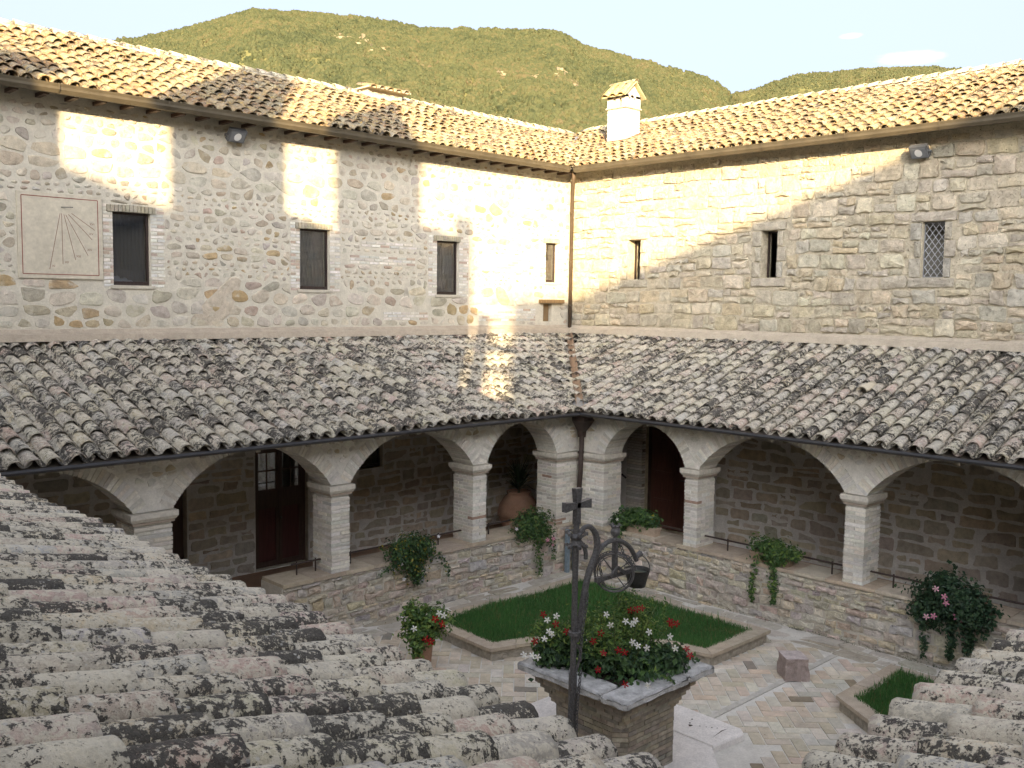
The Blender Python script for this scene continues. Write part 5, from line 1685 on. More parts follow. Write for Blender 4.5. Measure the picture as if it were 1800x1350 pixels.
# those hidden by the near roofs rank last
def seen(c):
    p = proj(c)
    if p is None: return False
    px, py, _ = p
    if py > 1345: return False
    if px < 1120 and py > 840 + .447 * px + 6: return False
    if px > 1440 and py > 1335 - (px - 1450) * .56: return False
    if 960 < px < 1210 and py > 1240: return False
    return True
pv.sort(key=lambda t: (0 if seen(t[1]) else 1, -t[0]))
rest = MB()
def paver_geo(mb, c, w2, h2, col):
    g = .007
    a_ = da * (w2 * W_ / 2 - g); b_ = db * (h2 * W_ / 2 - g)
    z0 = -.02; z1 = random.uniform(-.003, .003)
    t1, t2 = random.uniform(-.003, .003), random.uniform(-.003, .003)
    e = .004
    P = [c - a_ - b_ + Vector((0, 0, z0)), c + a_ - b_ + Vector((0, 0, z0)), c + a_ + b_ + Vector((0, 0, z0)), c - a_ + b_ + Vector((0, 0, z0))]
    a2 = a_ * (1 - e / a_.length); b2 = b_ * (1 - e / b_.length)
    P += [c - a2 - b2 + Vector((0, 0, z1)), c + a2 - b2 + Vector((0, 0, z1 + t1)), c + a2 + b2 + Vector((0, 0, z1 + t1 + t2)), c - a2 + b2 + Vector((0, 0, z1 + t2))]
    mb.add(P, [(4, 5, 6, 7), (0, 1, 5, 4), (1, 2, 6, 5), (2, 3, 7, 6), (3, 0, 4, 7)], col)
for k, (s, c, w2, h2) in enumerate(pv):
    col = pick(PALPV, .1) if random.random() > .035 else pick([(0.27, .22, .15), (0.30, .27, .23)], .1)
    if k < 300:
        mb = MB(); paver_geo(mb, c, w2, h2, col); mb.build('paver', M['paver'], court)
    else: paver_geo(rest, c, w2, h2, col)
rest.build('pavers', M['paver'], court, kind='stuff')
# border flagstones along the parapets, and the seam strip
def fnF(u, v, d): return (u, v, d - .008)
polys = coursed(8.0, 15.66, 13.32, 13.96, [0.3, 0.34], (.5, .9), [], gap=.008, pj=.015, split=.2)
polys += [[(q[1], q[0]) for q in p] for p in coursed(2.0, 13.3, 14.97, 15.66, [0.24, 0.33, .3], (.45, .9), [], gap=.008, pj=.02, split=.3)]
lay_stones(polys, fnF, [(0.46, 0.43, 0.365), (0.43, 0.40, 0.34), (0.48, .45, .39), (0.40, .36, .29)], M['paver'], court, 120, name='flagstone', proud=(.004, .010), vary=.06)
u = 10.62
while u < 14.95:
    w = random.uniform(.5, .8)
    mb = MB(); mb.box(u, min(u + w - .01, 14.95), 7.43, 7.53, -.02, .003, (0.52, .50, .45, .5)); mb.build('seam_slab', M['paver'], court)
    u += w

# planters with lawn
def planter(label, poly, grass_label, seed, blades, top=.22):
    t = thing('raised_bed', label, 'raised bed', (poly[0][0], poly[0][1], 0))
    n = len(poly)
    cx = sum(p[0] for p in poly) / n; cy = sum(p[1] for p in poly) / n
    def off(d):
        out = []
        for i in range(n):
            p0 = Vector((*poly[i - 1], 0)); p1 = Vector((*poly[i], 0)); p2 = Vector((*poly[(i + 1) % n], 0))
            e1 = (p1 - p0).normalized(); e2 = (p2 - p1).normalized()
            n1 = Vector((-e1.y, e1.x, 0)); n2 = Vector((-e2.y, e2.x, 0))
            b = (n1 + n2); b = b / max(.3, b.dot(n1)) if b.length > 1e-3 else n1
            out.append(p1 + b * d)
        return out
    ar = sum(poly[i][0] * poly[(i + 1) % n][1] - poly[(i + 1) % n][0] * poly[i][1] for i in range(n))
    sg = 1 if ar > 0 else -1
    o0 = off(0.03 * sg); o1 = off(0.26 * sg); oc = off(-0.02 * sg)
    mb = MB()
    # kerb wall
    vs = [(p.x, p.y, -.02) for p in o0] + [(p.x, p.y, top - .06) for p in o0] + [(p.x, p.y, top - .06) for p in o1] + [(p.x, p.y, -.02) for p in o1]
    mb.add(vs, [(a_ * n + i, a_ * n + (i + 1) % n, (a_ + 1) * n + (i + 1) % n, (a_ + 1) * n + i) for a_ in range(3) for i in range(n)], (0.42, .38, .31, .5))
    mb.build('kerb', M['marble'], t)
    # coping slabs, mitred at corners
    for i in range(n):
        j = (i + 1) % n
        Lg = (oc[j] - oc[i]).length
        m_ = max(1, round(Lg / .62))
        for k in range(m_):
            t0, t1 = k / m_, (k + 1) / m_
            g = .004 / Lg
            a0 = oc[i].lerp(oc[j], t0 + g); a1 = oc[i].lerp(oc[j], t1 - g); b1 = o1[i].lerp(o1[j], t1 - g); b0 = o1[i].lerp(o1[j], t0 + g)
            z1 = top + random.uniform(-.004, .004)
            P = [Vector((p.x, p.y, z)) for z in (top - .055, z1) for p in (a0, a1, b1, b0)]
            # rounded nose
            mb = MB(); mb.add(P, [(0, 3, 2, 1), (4, 5, 6, 7), (0, 1, 5, 4), (1, 2, 6, 5), (2, 3, 7, 6), (3, 0, 4, 7)], pick([(0.45, .38, .29), (0.43, .37, .29), (0.47, .41, .32)], .06))
            mb.build('coping_slab', M['paver'], t)
    mb = MB(); mb.add([(p.x, p.y, top - .07) for p in o1], [tuple(range(n))]); mb.build('soil', M['soil'], t)
    # lawn
    r = random.Random(seed)
    pin = [(p.x, p.y) for p in off(0.20 * sg)]
    x0, x1 = min(p[0] for p in pin), max(p[0] for p in pin); y0, y1 = min(p[1] for p in pin), max(p[1] for p in pin)
    V = []; F = []; C = []
    k = 0
    while k < blades:
        x, y = r.uniform(x0, x1), r.uniform(y0, y1)
        if not inside((x, y), pin): continue
        nn = mnoise.noise(Vector((x * .8, y * .8, seed))) 
        h = r.uniform(.05, .14) * (1 + .7 * nn)
        if r.random() < .03: h *= 1.8
        a = r.uniform(0, 6.28); w = r.uniform(.004, .008)
        lean = r.uniform(0, .06); la = r.uniform(0, 6.28)
        dx, dy = math.cos(a) * w, math.sin(a) * w
        lx, ly = math.cos(la) * lean, math.sin(la) * lean
        zb = top - .07
        o = len(V)
        V += [(x - dx, y - dy, zb), (x + dx, y + dy, zb), (x + lx * .4 + dx * .7, y + ly * .4 + dy * .7, zb + h * .6), (x + lx * .4 - dx * .7, y + ly * .4 - dy * .7, zb + h * .6), (x + lx, y + ly, zb + h)]
        F += [(o, o + 1, o + 2, o + 3), (o + 3, o + 2, o + 4)]
        v = r.uniform(.7, 1.25) * (1 + .3 * nn)
        n2_ = mnoise.noise(Vector((x * 2.1, y * 2.1, seed + 9)))
        if r.random() < .05 + .6 * max(0, n2_ - .1): c = (0.19 * v, .185 * v, .075 * v, r.random())
        else: c = (0.075 * v, 0.185 * v, 0.050 * v, r.random())
        C += [c, c]
        k += 1
    me = bpy.data.meshes.new('grass'); me.from_pydata(V, [], F)
    at = me.attributes.new('tint', 'FLOAT_COLOR', 'FACE'); at.data.foreach_set('color', np.array(C, dtype=np.float32).ravel())
    me.materials.append(M['grass'])
    g = bpy.data.objects.new('grass', me); COL.objects.link(g); attach(g, t); g['kind'] = 'stuff'
    return t
planter('raised stone-edged lawn bed between the well and the inner corner', PL1, '', 3, 95000)
planter('raised stone-edged lawn bed at the lower right beside the near roof', PL2, '', 4, 62000)

# ================================================================== WELL
well = thing('well', 'square corbelled brick well head with white stone rim planted with flowers', 'well', (9.24, 7.52, 0))
WX0, WX1, WY0, WY1, WT = 8.35, 10.13, 6.64, 8.41, 1.30
cx, cy = (WX0 + WX1) / 2, (WY0 + WY1) / 2
def octo(h, ch_):
    return [(cx - h + ch_, cy - h), (cx + h - ch_, cy - h), (cx + h, cy - h + ch_), (cx + h, cy + h - ch_), (cx + h - ch_, cy + h), (cx - h + ch_, cy + h), (cx - h, cy + h - ch_), (cx - h, cy - h + ch_)]
mb = MB()
mb.prism(octo(.575, .14), -.05, .81, (0.40, .36, .29, .5)); mb.prism(octo(.575, .01), .81, 1.14, (0.40, .36, .29, .5))
body = mb.build('body', M['brick_well'], well)
PALW = [(0.375, 0.331, 0.251), (0.344, 0.308, 0.251), (0.312, 0.286, 0.238), (0.396, 0.354, 0.282), (0.323, 0.280, 0.226), (0.281, 0.251, 0.213)]
def course(poly, z0, z1, L_, t_, shift, limit=[0]):
    n = len(poly)
    for i in range(n):
        p = Vector((*poly[i], 0)); q = Vector((*poly[(i + 1) % n], 0)); d = q - p; l = d.length
        if l < .05: continue
        d.normalize(); nn = Vector((d.y, -d.x, 0))
        m_ = max(1, round(l / L_)); s0 = shift * l / m_ * .5
        cuts = sorted(set([0] + [min(l, max(0, s0 + k * l / m_)) for k in range(m_ + 1)] + [l]))
        for a_, b_ in zip(cuts[:-1], cuts[1:]):
            if b_ - a_ < .03: continue
            j = random.uniform(-.003, .006)
            A_ = p + d * (a_ + .005); B_ = p + d * (b_ - .005)
            P = [Vector((v.x, v.y, z)) for z in (z0, z1 - .010) for v in (A_ + nn * j, B_ + nn * j, B_ - nn * t_, A_ - nn * t_)]
            mb = MB(); mb.add(P, [(0, 3, 2, 1), (4, 5, 6, 7), (0, 1, 5, 4), (1, 2, 6, 5), (2, 3, 7, 6), (3, 0, 4, 7)], pick(PALW, .12))
            if i in (0, 6, 7, 1, 2) or False:
                mb.build('brick', M['brick_well'], body)
            else:
                WREST.add(mb.v, mb.f, mb.c[0])
WREST = MB()
z = 0.0; k = 0
while z < .80:
    course(octo(.586, .14), z, z + .062, .26, .05, k % 2); z += .062; k += 1
zz = z
for i, (h, c_) in enumerate(((.586, .10), (.612, .05), (.642, .02), (.675, .012), (.722, .012))):
    course(octo(h, c_), zz, zz + .064, .26, .12, (k + i) % 2); zz += .064
WREST.build('bricks', M['brick_well'], body, kind='stuff')
# moulding and rim slab
mb = MB()
def ringslab(mb, h0, h1, z0, z1, col):
    P = [(cx + sx * h0, cy + sy * h0, z0) for sx, sy in ((-1, -1), (1, -1), (1, 1), (-1, 1))] + [(cx + sx * h1, cy + sy * h1, z1) for sx, sy in ((-1, -1), (1, -1), (1, 1), (-1, 1))]
    mb.add(P, [(0, 3, 2, 1), (4, 5, 6, 7)] + [(i, (i + 1) % 4, 4 + (i + 1) % 4, 4 + i) for i in range(4)], col)
ringslab(mb, .737, .766, zz, zz + .03, (0.38, .32, .24, .5)); ringslab(mb, .766, .842, zz + .03, WT - .095, (0.40, .34, .25, .5))
mb.build('cornice', M['brick_well'], well)
import bmesh
def rim_piece(x0, x1, y0, y1):
    bm = bmesh.new()
    bmesh.ops.create_cube(bm, size=1)
    for v in bm.verts:
        v.co = Vector((x0 + (v.co.x + .5) * (x1 - x0), y0 + (v.co.y + .5) * (y1 - y0), WT - .095 + (v.co.z + .5) * .095))
    bmesh.ops.subdivide_edges(bm, edges=bm.edges[:], cuts=6, use_grid_fill=True)
    bmesh.ops.bevel(bm, geom=[e for e in bm.edges if len(e.link_faces) == 2 and e.calc_face_angle(0) > .5], offset=.028, segments=2, affect='EDGES')
    for v in bm.verts:
        v.co += Vector((mnoise.noise(v.co * 9), mnoise.noise(v.co * 9 + Vector((5, 0, 0))), mnoise.noise(v.co * 9 + Vector((0, 7, 0))))) * .012
    me = bpy.data.meshes.new('rim_slab'); bm.to_mesh(me); bm.free()
    at = me.attributes.new('tint', 'FLOAT_COLOR', 'FACE'); at.data.foreach_set('color', np.tile(np.array([.56, .56, .55, random.random()], np.float32), len(me.polygons)))
    me.polygons.foreach_set('use_smooth', [True] * len(me.polygons))
    me.materials.append(M['marble'])
    o = bpy.data.objects.new('rim_slab', me); COL.objects.link(o); attach(o, well)
rw = .40
rim_piece(WX0, WX1 - .55, WY0, WY0 + rw); rim_piece(WX1 - .545, WX1, WY0, WY1 - rw - .003)
rim_piece(WX0, WX0 + rw, WY0 + rw + .003, WY1); rim_piece(WX0 + rw + .003, WX1, WY1 - rw, WY1)
mb = MB(); mb.box(WX0 + .3, WX1 - .3, WY0 + .3, WY1 - .3, 1.18, 1.24); mb.build('soil', M['soil'], well)

# step slabs at the foot
stp = thing('well_step', 'worn white stone slabs at the foot of the well', 'stone step', (10.8, 7.4, 0))
def slab(poly, z1, col=(0.74, .71, .68, .5), pits=True):
    mb = MB()
    n = len(poly); c = centroid(poly)
    P = [(p[0], p[1], -.02) for p in poly] + [(p[0], p[1], z1 - .02) for p in poly] + [(c[0] + (p[0] - c[0]) * .985, c[1] + (p[1] - c[1]) * .985, z1) for p in poly]
    mb.add(P, [(i + a_ * n, (i + 1) % n + a_ * n, n + (i + 1) % n + a_ * n, n + i + a_ * n) for a_ in (0, 1) for i in range(n)] + [tuple(range(2 * n, 3 * n))], col)
    mb.build('slab', M['marble2'], stp)
M['marble2'] = stone_mat('white_step_stone', lo=.85, hi=1.08, scale=5, fine=40, bstr=.35, bdist=.01, pits=.35)
slab([(10.43, 6.83), (11.05, 6.76), (11.15, 6.86), (11.17, 7.85), (11.05, 8.9), (10.43, 8.9)], .09)
slab([(8.4, 6.3), (9.9, 6.36), (10.42, 6.84), (10.42, 8.29), (8.4, 8.29)], .085)
slab([(10.3, 8.3), (10.9, 8.93), (10.3, 9.4), (9.2, 9.4), (9.2, 8.3)], .085)
mb = MB()
for (px_, py_, r_) in ((10.78, 7.45, .02), (10.72, 7.40, .035), (10.8, 7.30, .012), (10.84, 7.22, .012), (10.88, 7.16, .014), (10.92, 7.1, .012), (10.9, 7.5, .018)):
    n = 8
    mb.add([(px_ + math.cos(a_ * 6.283 / n) * r_ * random.uniform(.7, 1.3), py_ + math.sin(a_ * 6.283 / n) * r_ * random.uniform(.5, 1.2), .0925) for a_ in range(n)], [tuple(range(n))])
mb.add([(10.62, 6.98, .0925), (10.9, 7.02, .0925), (11.02, 6.99, .0925), (10.9, 7.0, .0925)], [(0, 1, 2, 3)])
mb.build('pits', simple_mat('dark_pit', (0.07, .06, .05), .9), stp)

# ---- wrought-iron hoist
ir = thing('well_hoist', 'wrought iron well hoist with cross finial, scroll arm, pulley wheel and chain', 'well hoist', (8.29, 7.38, 0))
YI = 7.38
def ip(x, z, dy=0): return (x * .9404, YI + dy, 5.8 + (z - 5.8) * .9404)
def spline(pts, n=6):
    out = []
    P = [Vector(p) for p in pts]
    for i in range(len(P) - 1):
        p0 = P[max(i - 1, 0)]; p1 = P[i]; p2 = P[i + 1]; p3 = P[min(i + 2, len(P) - 1)]
        for k in range(n):
            t = k / n
            out.append(0.5 * ((2 * p1) + (-p0 + p2) * t + (2 * p0 - 5 * p1 + 4 * p2 - p3) * t * t + (-p0 + 3 * p1 - 3 * p2 + p3) * t ** 3))
    out.append(P[-1]); return out
mb = MB(); mb.tube([ip(8.79, -.36), ip(8.80, 1.2), ip(8.81, 2.9), ip(8.815, 3.2)], .036, 6); mb.tube([ip(8.79, -.36, .0), ip(8.80, 1.2)], .05, 6)
post = mb.build('post', M['iron'], ir)
# flared cross
mb = MB()
def flare(a, b, w0, w1, t=.035):
    a = Vector(a); b = Vector(b); d = (b - a).normalized(); s = d.cross(Vector((0, 1, 0))).normalized()
    P = []
    for p, w in ((a, w0), (b, w1)):
        for y in (-1, 1):
            for k in (-1, 1): P.append(p + s * w * k + Vector((0, t * y, 0)))
    mb.add(P, [(0, 1, 3, 2), (4, 6, 7, 5), (0, 2, 6, 4), (1, 5, 7, 3), (0, 4, 5, 1), (2, 3, 7, 6)])
c0 = Vector(ip(8.815, 3.33))
flare(c0 - Vector((0, 0, .22)), c0, .036, .03); flare(c0, c0 + Vector((0, 0, .20)), .03, .055)
flare(c0, c0 + Vector((-.22, 0, 0)), .028, .055); flare(c0, c0 + Vector((.22, 0, 0)), .028, .055)
mb.build('cross', M['iron'], ir)
# collar with blossoms
mb = MB()
cc_ = Vector(ip(8.815, 2.89))
mb.lathe([(.04, -.08), (.07, -.05), (.055, 0), (.08, .04), (.04, .08)], cc_, 10)
for a_ in range(6):
    d = Vector((math.cos(a_ * 1.05), math.sin(a_ * 1.05), 0))
    for sz in (-1, 1):
        e = cc_ + d * .11 + Vector((0, 0, sz * .075))
        mb.tube([cc_ + d * .04 + Vector((0, 0, sz * .03)), e], .014, 5)
        mb.tube([e, e + Vector((0, 0, .03)) + d * .01], [.03, .022], 6)
mb.tube(spline([cc_ + Vector((.05, 0, -.02)), cc_ + Vector((.12, 0, -.08)), Vector(ip(8.99, 2.72)), Vector(ip(9.0, 2.62))], 4), .026, 6)
mb.build('collar', M['iron'], ir)
sc = [ip(8.84, 2.88), ip(8.90, 2.99), ip(8.98, 3.03), ip(9.08, 3.01), ip(9.17, 2.92), ip(9.215, 2.78), ip(9.19, 2.66), ip(9.12, 2.54), ip(9.05, 2.40), ip(8.99, 2.2), ip(8.94, 1.95), ip(8.88, 1.70), ip(8.83, 1.60)]
mb = MB(); pth = spline(sc, 5); mb.tube(pth, [.022 + .018 * min(1, i / 25) for i in range(len(pth))], 8); mb.build('scroll_arm', M['iron'], ir)
mb = MB(); mb.lathe([(.05, -.03), (.075, -.02), (.075, .02), (.05, .03)], ip(8.815, 1.71), 10); mb.build('ring_collar', M['iron'], ir)
# side brace at the lower part
mb = MB(); mb.tube(spline([ip(8.86, 1.55), ip(8.93, 1.45), ip(8.90, 1.3), ip(8.85, 1.2)], 5), .018, 6); mb.build('lower_scroll', M['iron'], ir)
# hoop arm
arc_ = [ip(9.10, 2.50), ip(9.2, 2.64), ip(9.32, 2.73), ip(9.45, 2.77), ip(9.58, 2.76), ip(9.72, 2.72), ip(9.85, 2.64), ip(9.95, 2.53), ip(10.02, 2.42)]
mb = MB(); mb.tube(spline(arc_, 4), .030, 8); mb.tube([ip(10.0, 2.46), ip(10.06, 2.49), ip(10.1, 2.50)], [.03, .035, .045], 7)
for k in range(3): mb.tube([ip(9.21, 2.7), ip(9.24 + .03 * k, 2.80 - .05 * k), ip(9.27 + .04 * k, 2.86 - .09 * k)], [.016, .014, .005], 5)
mb.build('hoop_arm', M['iron'], ir)
mb = MB(); f0 = Vector(ip(9.57, 2.76))
mb.lathe([(.02, -.02), (.03, .03), (.022, .05), (.055, .08), (.062, .12), (.045, .165), (.05, .18), (.01, .17)], f0, 10)
for a_ in range(5):
    d = Vector((math.cos(a_ * 1.256), math.sin(a_ * 1.256), 0)); mb.tube([f0 + d * .04 + Vector((0, 0, .16)), f0 + d * .06 + Vector((0, 0, .2)), f0 + d * .085 + Vector((0, 0, .2))], [.012, .012, .004], 5)
mb.build('finial', M['iron'], ir)
# hanger, fork bar, wheel
mb = MB(); mb.bar(ip(9.57, 2.74, 0), ip(9.57, 2.33, 0), .035, .07)
mb.bar(ip(9.20, 2.31, 0), ip(9.95, 2.31, 0), .05, .055)
mb.bar(ip(9.57, 2.42, -.05), ip(9.42, 2.32, -.05), .02, .04); mb.bar(ip(9.57, 2.42, -.05), ip(9.72, 2.32, -.05), .02, .04)
mb.build('hanger', M['iron'], ir)
wc = Vector(ip(9.56, 2.34)); wr = .235
mb = MB()
# wheel lies across the arm: its axis runs along the arm direction turned a little towards the court
ax_ = Vector((.78, .62, 0)).normalized(); e1 = Vector((0, 0, 1)); e2 = ax_.cross(e1)
mb.tube([wc + e1 * math.cos(a_ * 6.2832 / 28) * wr + e2 * math.sin(a_ * 6.2832 / 28) * wr for a_ in range(28)], .015, 7, closed=True)
mb.tube([wc + e1 * math.cos(a_ * 6.2832 / 28) * (wr - .03) + e2 * math.sin(a_ * 6.2832 / 28) * (wr - .03) + ax_ * .01 for a_ in range(28)], .007, 6, closed=True)
for a_ in range(2):
    t_ = a_ * math.pi / 2 + .9
    d = e1 * math.cos(t_) + e2 * math.sin(t_)
    mb.bar(wc - d * wr, wc + d * wr, .010, .012)
mb.tube([wc - ax_ * .07, wc + ax_ * .07], .03, 8)
mb.build('pulley_wheel', M['iron'], ir)
def chain(pts, link=.05, r=.007, wd=.016):
    mb = MB(); P = [Vector(p) for p in pts]
    k = 0
    for a_, b_ in zip(P[:-1], P[1:]):
        d = b_ - a_; n = max(1, int(d.length / (link * .78))); d.normalize()
        s = d.cross(Vector((0, 1, 0)) if abs(d.y) < .9 else Vector((1, 0, 0))).normalized(); u = d.cross(s)
        for i in range(n):
            c = a_.lerp(b_, (i + .5) / n); w = s if k % 2 else u; k += 1
            mb.tube([c + d * math.cos(t * .7854) * link / 2 + w * math.sin(t * .7854) * wd for t in range(8)], r, 5, closed=True)
    return mb
chain([ip(9.26, 2.64), ip(9.28, 2.45), ip(9.33, 2.30), ip(9.38, 2.2)]).build('chain', M['iron'], ir)
top_ = [wc + e1 * math.cos(t) * (wr + .03) + e2 * math.sin(t) * (wr + .03) for t in np.linspace(-1.5, 1.4, 10)]
chain(top_).build('chain', M['iron'], ir)
chain([ip(9.66, 2.7), ip(9.72, 2.62), ip(9.76, 2.5)]).build('chain', M['iron'], ir)
chain([(8.23, YI - .03, 1.51), (8.21, YI - .05, 1.32), (8.19, YI - .03, 1.0), (8.19, YI - .03, .15)]).build('chain', M['iron'], ir)
chain([(8.35, YI - .06, 1.51), (8.31, YI - .07, 1.32), (8.28, YI - .07, 1.0), (8.28, YI - .07, .15)]).build('chain', M['iron'], ir)
chain([ip(8.99, 2.2, -.05), ip(8.96, 2.0, -.05), ip(8.9, 1.75, -.05), ip(8.87, 1.35, -.05)]).build('chain', M['iron'], ir)
# bucket
bk = thing('bucket', 'old dark metal bucket hanging from the iron well hoist', 'bucket', ip(10.03, 2.1))
bc = Vector(ip(10.04, 2.10)) 
mb = MB(); tl = []
mb.lathe([(.001, -.03), (.105, -.03), (.12, .03), (.15, .14), (.16, .185), (.168, .19), (.155, .18), (.14, .13), (.11, .0), (.001, -.01)], bc, 18); mb.build('pail', simple_mat('dark_old_bucket', (0.035, .036, .034), .5, metal=.3, bscale=30, var=.3), bk, smooth=True)
mb = MB(); mb.tube([bc + Vector((math.cos(t) * .16 * .7, -math.cos(t) * .16 * .7, .18 + math.sin(t) * .19)) for t in np.linspace(0, math.pi, 12)], .007, 5); mb.build('handle', M['iron'], bk)
mb = MB(); mb.lathe([(.001, .14), (.142, .14)], bc, 18); mb.build('bucket_fill', simple_mat('green_water', (0.05, .065, .05), .3), bk)

# ================================================================== PLANTS
def leaf(V, F, C, p, n, size, col, r, asp=.55):
    n = n.normalized()
    a = Vector((r.uniform(-1, 1), r.uniform(-1, 1), r.uniform(-1, 1)))
    d = (a - n * a.dot(n))
    if d.length < 1e-3: d = Vector((1, 0, 0))
    d.normalize(); s = n.cross(d)
    o = len(V)
    fold = n * size * .12
    V += [tuple(p - d * size * .5), tuple(p + s * size * asp * .5 + fold - d * size * .08), tuple(p + d * size * .5 - n * size * .1), tuple(p - s * size * asp * .5 + fold - d * size * .08)]
    F += [(o, o + 1, o + 2), (o, o + 2, o + 3)]
    C += [col, col]

def foliage(name, parent, blobs, n, size, pal, seed, strands=(), asp=.6, updown=0.0):
    """blobs: (centre, radii, weight)"""
    r = random.Random(seed)
    V = []; F = []; C = []
    W = [b[2] for b in blobs]
    for k in range(n):
        c, rad, w = r.choices(blobs, W)[0]
        c = Vector(c)
        d = Vector((r.gauss(0, 1), r.gauss(0, 1), r.gauss(0, 1))).normalized()
        lump = 1 + .55 * mnoise.noise(d * 2.6 + c * 3 + Vector((seed, 0, 0))) + .28 * mnoise.noise(d * 7 + c) + (.35 * r.random() if r.random() < .06 else 0)
        t = r.random() ** .45 * lump
        p = c + Vector((d.x * rad[0], d.y * rad[1], d.z * rad[2])) * t
        nn = d + Vector((r.uniform(-1, 1), r.uniform(-1, 1), r.uniform(-.4, 1.2))) * .9
        cl = r.choice(pal); v = r.uniform(.75, 1.3)
        leaf(V, F, C, p, nn, size * r.uniform(.6, 1.35), (cl[0] * v, cl[1] * v, cl[2] * v, r.random()), r, asp)
    for (pts_, m_, spread) in strands:
        P = [Vector(q) for q in pts_]
        for k in range(m_):
            t = r.random() * (len(P) - 1); i = int(t); p = P[i].lerp(P[i + 1], t - i)
            sp2 = spread * (1 - .5 * t / (len(P) - 1))
            p = p + Vector((r.gauss(0, sp2), r.gauss(0, sp2), r.gauss(0, sp2 * .6)))
            cl = r.choice(pal); v = r.uniform(.75, 1.3)
            leaf(V, F, C, p, Vector((r.uniform(-1, .3), r.uniform(-1, .3), r.uniform(-.2, .9))), size * r.uniform(.6, 1.2), (cl[0] * v, cl[1] * v, cl[2] * v, r.random()), r, asp)
    me = bpy.data.meshes.new(name); me.from_pydata(V, [], F)
    at = me.attributes.new('tint', 'FLOAT_COLOR', 'FACE'); at.data.foreach_set('color', np.array(C, dtype=np.float32).ravel())
    me.materials.append(M['leaf'])
    o = bpy.data.objects.new(name, me); COL.objects.link(o); attach(o, parent)
    return o

def flower(parent, p, facing, size, col, throat=(0.7, .6, .2), trumpet=True, petals=5):
    f = Vector(facing).normalized(); a = Vector((random.uniform(-1, 1), random.uniform(-1, 1), random.uniform(-1, 1))); s = (a - f * a.dot(f)).normalized(); u = f.cross(s)
    p = Vector(p); mb = MB()
    c = (*col, .5)
    for k in range(petals):
        t = 2 * math.pi * k / petals
        d = s * math.cos(t) + u * math.sin(t); w = -s * math.sin(t) + u * math.cos(t)
        mb.add([p + f * size * .05, p + d * size * .45 + w * size * .22 + f * size * .1, p + d * size + w * size * .12 - f * size * .05, p + d * size * .85 - w * size * .25 + f * size * .03, p + d * size * .35 - w * size * .18 + f * size * .1], [(0, 1, 2, 3, 4)], c)
    if trumpet:
        mb.tube([p - f * size * 1.3, p - f * size * .5, p + f * size * .05], [size * .06, size * .12, size * .26], 6, (col[0] * .8 + .1, col[1] * .7 + .15, col[2] * .7 + .05, .5))
    mb.add([p + f * size * .1 + s * size * .12 * math.cos(k * 1.2566) + u * size * .12 * math.sin(k * 1.2566) for k in range(5)], [(0, 1, 2, 3, 4)], (*throat, .5))
    return mb.build('flower', M['petal'], parent)

G_DARK = [(0.040, 0.085, 0.032), (0.052, 0.105, 0.038), (0.034, 0.070, 0.036), (0.065, 0.12, 0.042)]
G_MID = [(0.075, 0.145, 0.040), (0.09, 0.16, 0.045), (0.06, 0.12, 0.038), (0.11, 0.18, 0.05)]
G_LIGHT = [(0.17, 0.26, 0.06), (0.13, 0.22, 0.05), (0.21, 0.28, 0.07)]
G_VAR = G_DARK + G_MID[:2] + [(0.14, 0.17, 0.045)]

# flowering mass in the well
wp = thing('flowering_plant', 'mass of red and white trumpet flowers with glossy leaves filling the well', 'plant', (9.24, 7.52, 1.24))
foliage('foliage', wp, [((9.335, 7.468, 1.348), (.68, .68, .28), 5), ((9.574, 7.133, 1.319), (.48, .38, .22), 3), ((8.952, 7.994, 1.444), (.5, .42, .3), 2.2), ((8.712, 8.090, 1.396), (.3, .3, .2), 1)], 5200, .085, G_DARK + G_MID[:1], 11)
foliage('young_leaves', wp, [((9.191, 7.707, 1.664), (.62, .62, .26), 4), ((9.622, 7.563, 1.731), (.36, .4, .34), 3), ((8.712, 8.186, 1.635), (.3, .28, .25), 1.5), ((9.574, 7.563, 1.951), (.2, .25, .22), .8)], 4200, .062, G_MID + G_LIGHT, 12, asp=.38,
        strands=[([(9.1 + .125 * k, 7.95 - .115 * k, 1.63), (9.1 + .125 * k + random.uniform(-.1, .1), 7.95 - .115 * k, 2.02 + random.uniform(0, .14))], 40, .03) for k in range(7)]
        + [([(9.191, 6.989, 1.492), (9.143, 6.750, 1.396), (9.287, 6.654, 1.319)], 40, .03)])
mb = MB()
for k in range(34):
    a_ = random.uniform(0, 6.28); rr_ = random.uniform(.1, .6)
    b0 = Vector((9.24 + math.cos(a_) * rr_ * .5, 7.52 + math.sin(a_) * rr_ * .5, 1.24)); b1 = b0 + Vector((math.cos(a_) * rr_ * .6, math.sin(a_) * rr_ * .6, random.uniform(.4, .85)))
    mb.tube([b0, b0.lerp(b1, .5) + Vector((0, 0, .08)), b1], .006, 4, (.12, .15, .05, .5))
mb.build('stems', M['leaf'], wp)
tocam = lambda p: (CAMPOS - Vector(p)).normalized()
rf = random.Random(21)
def at_px(px, py, depth_xy):     # a point on the viewing ray at the given x+y
    r_ = np.array(R3) @ np.array([px - 900, -(py - 675), -1702.0])
    t_ = depth_xy / (r_[0] + r_[1]); return Vector((0, 0, 5.8)) + Vector((r_[0] * t_, r_[1] * t_, r_[2] * t_))
REDS = [(955, 1080), (977, 1097), (996, 1110), (1043, 1127), (1087, 1143), (1098, 1147), (1061, 1148), (1108, 1073), (1119, 1071), (1128, 1069), (1180, 1098), (1189, 1096), (1178, 1092), (1099, 1203), (1207, 1140), (1213, 1152), (940, 1127), (1051, 1177), (1056, 1113)]
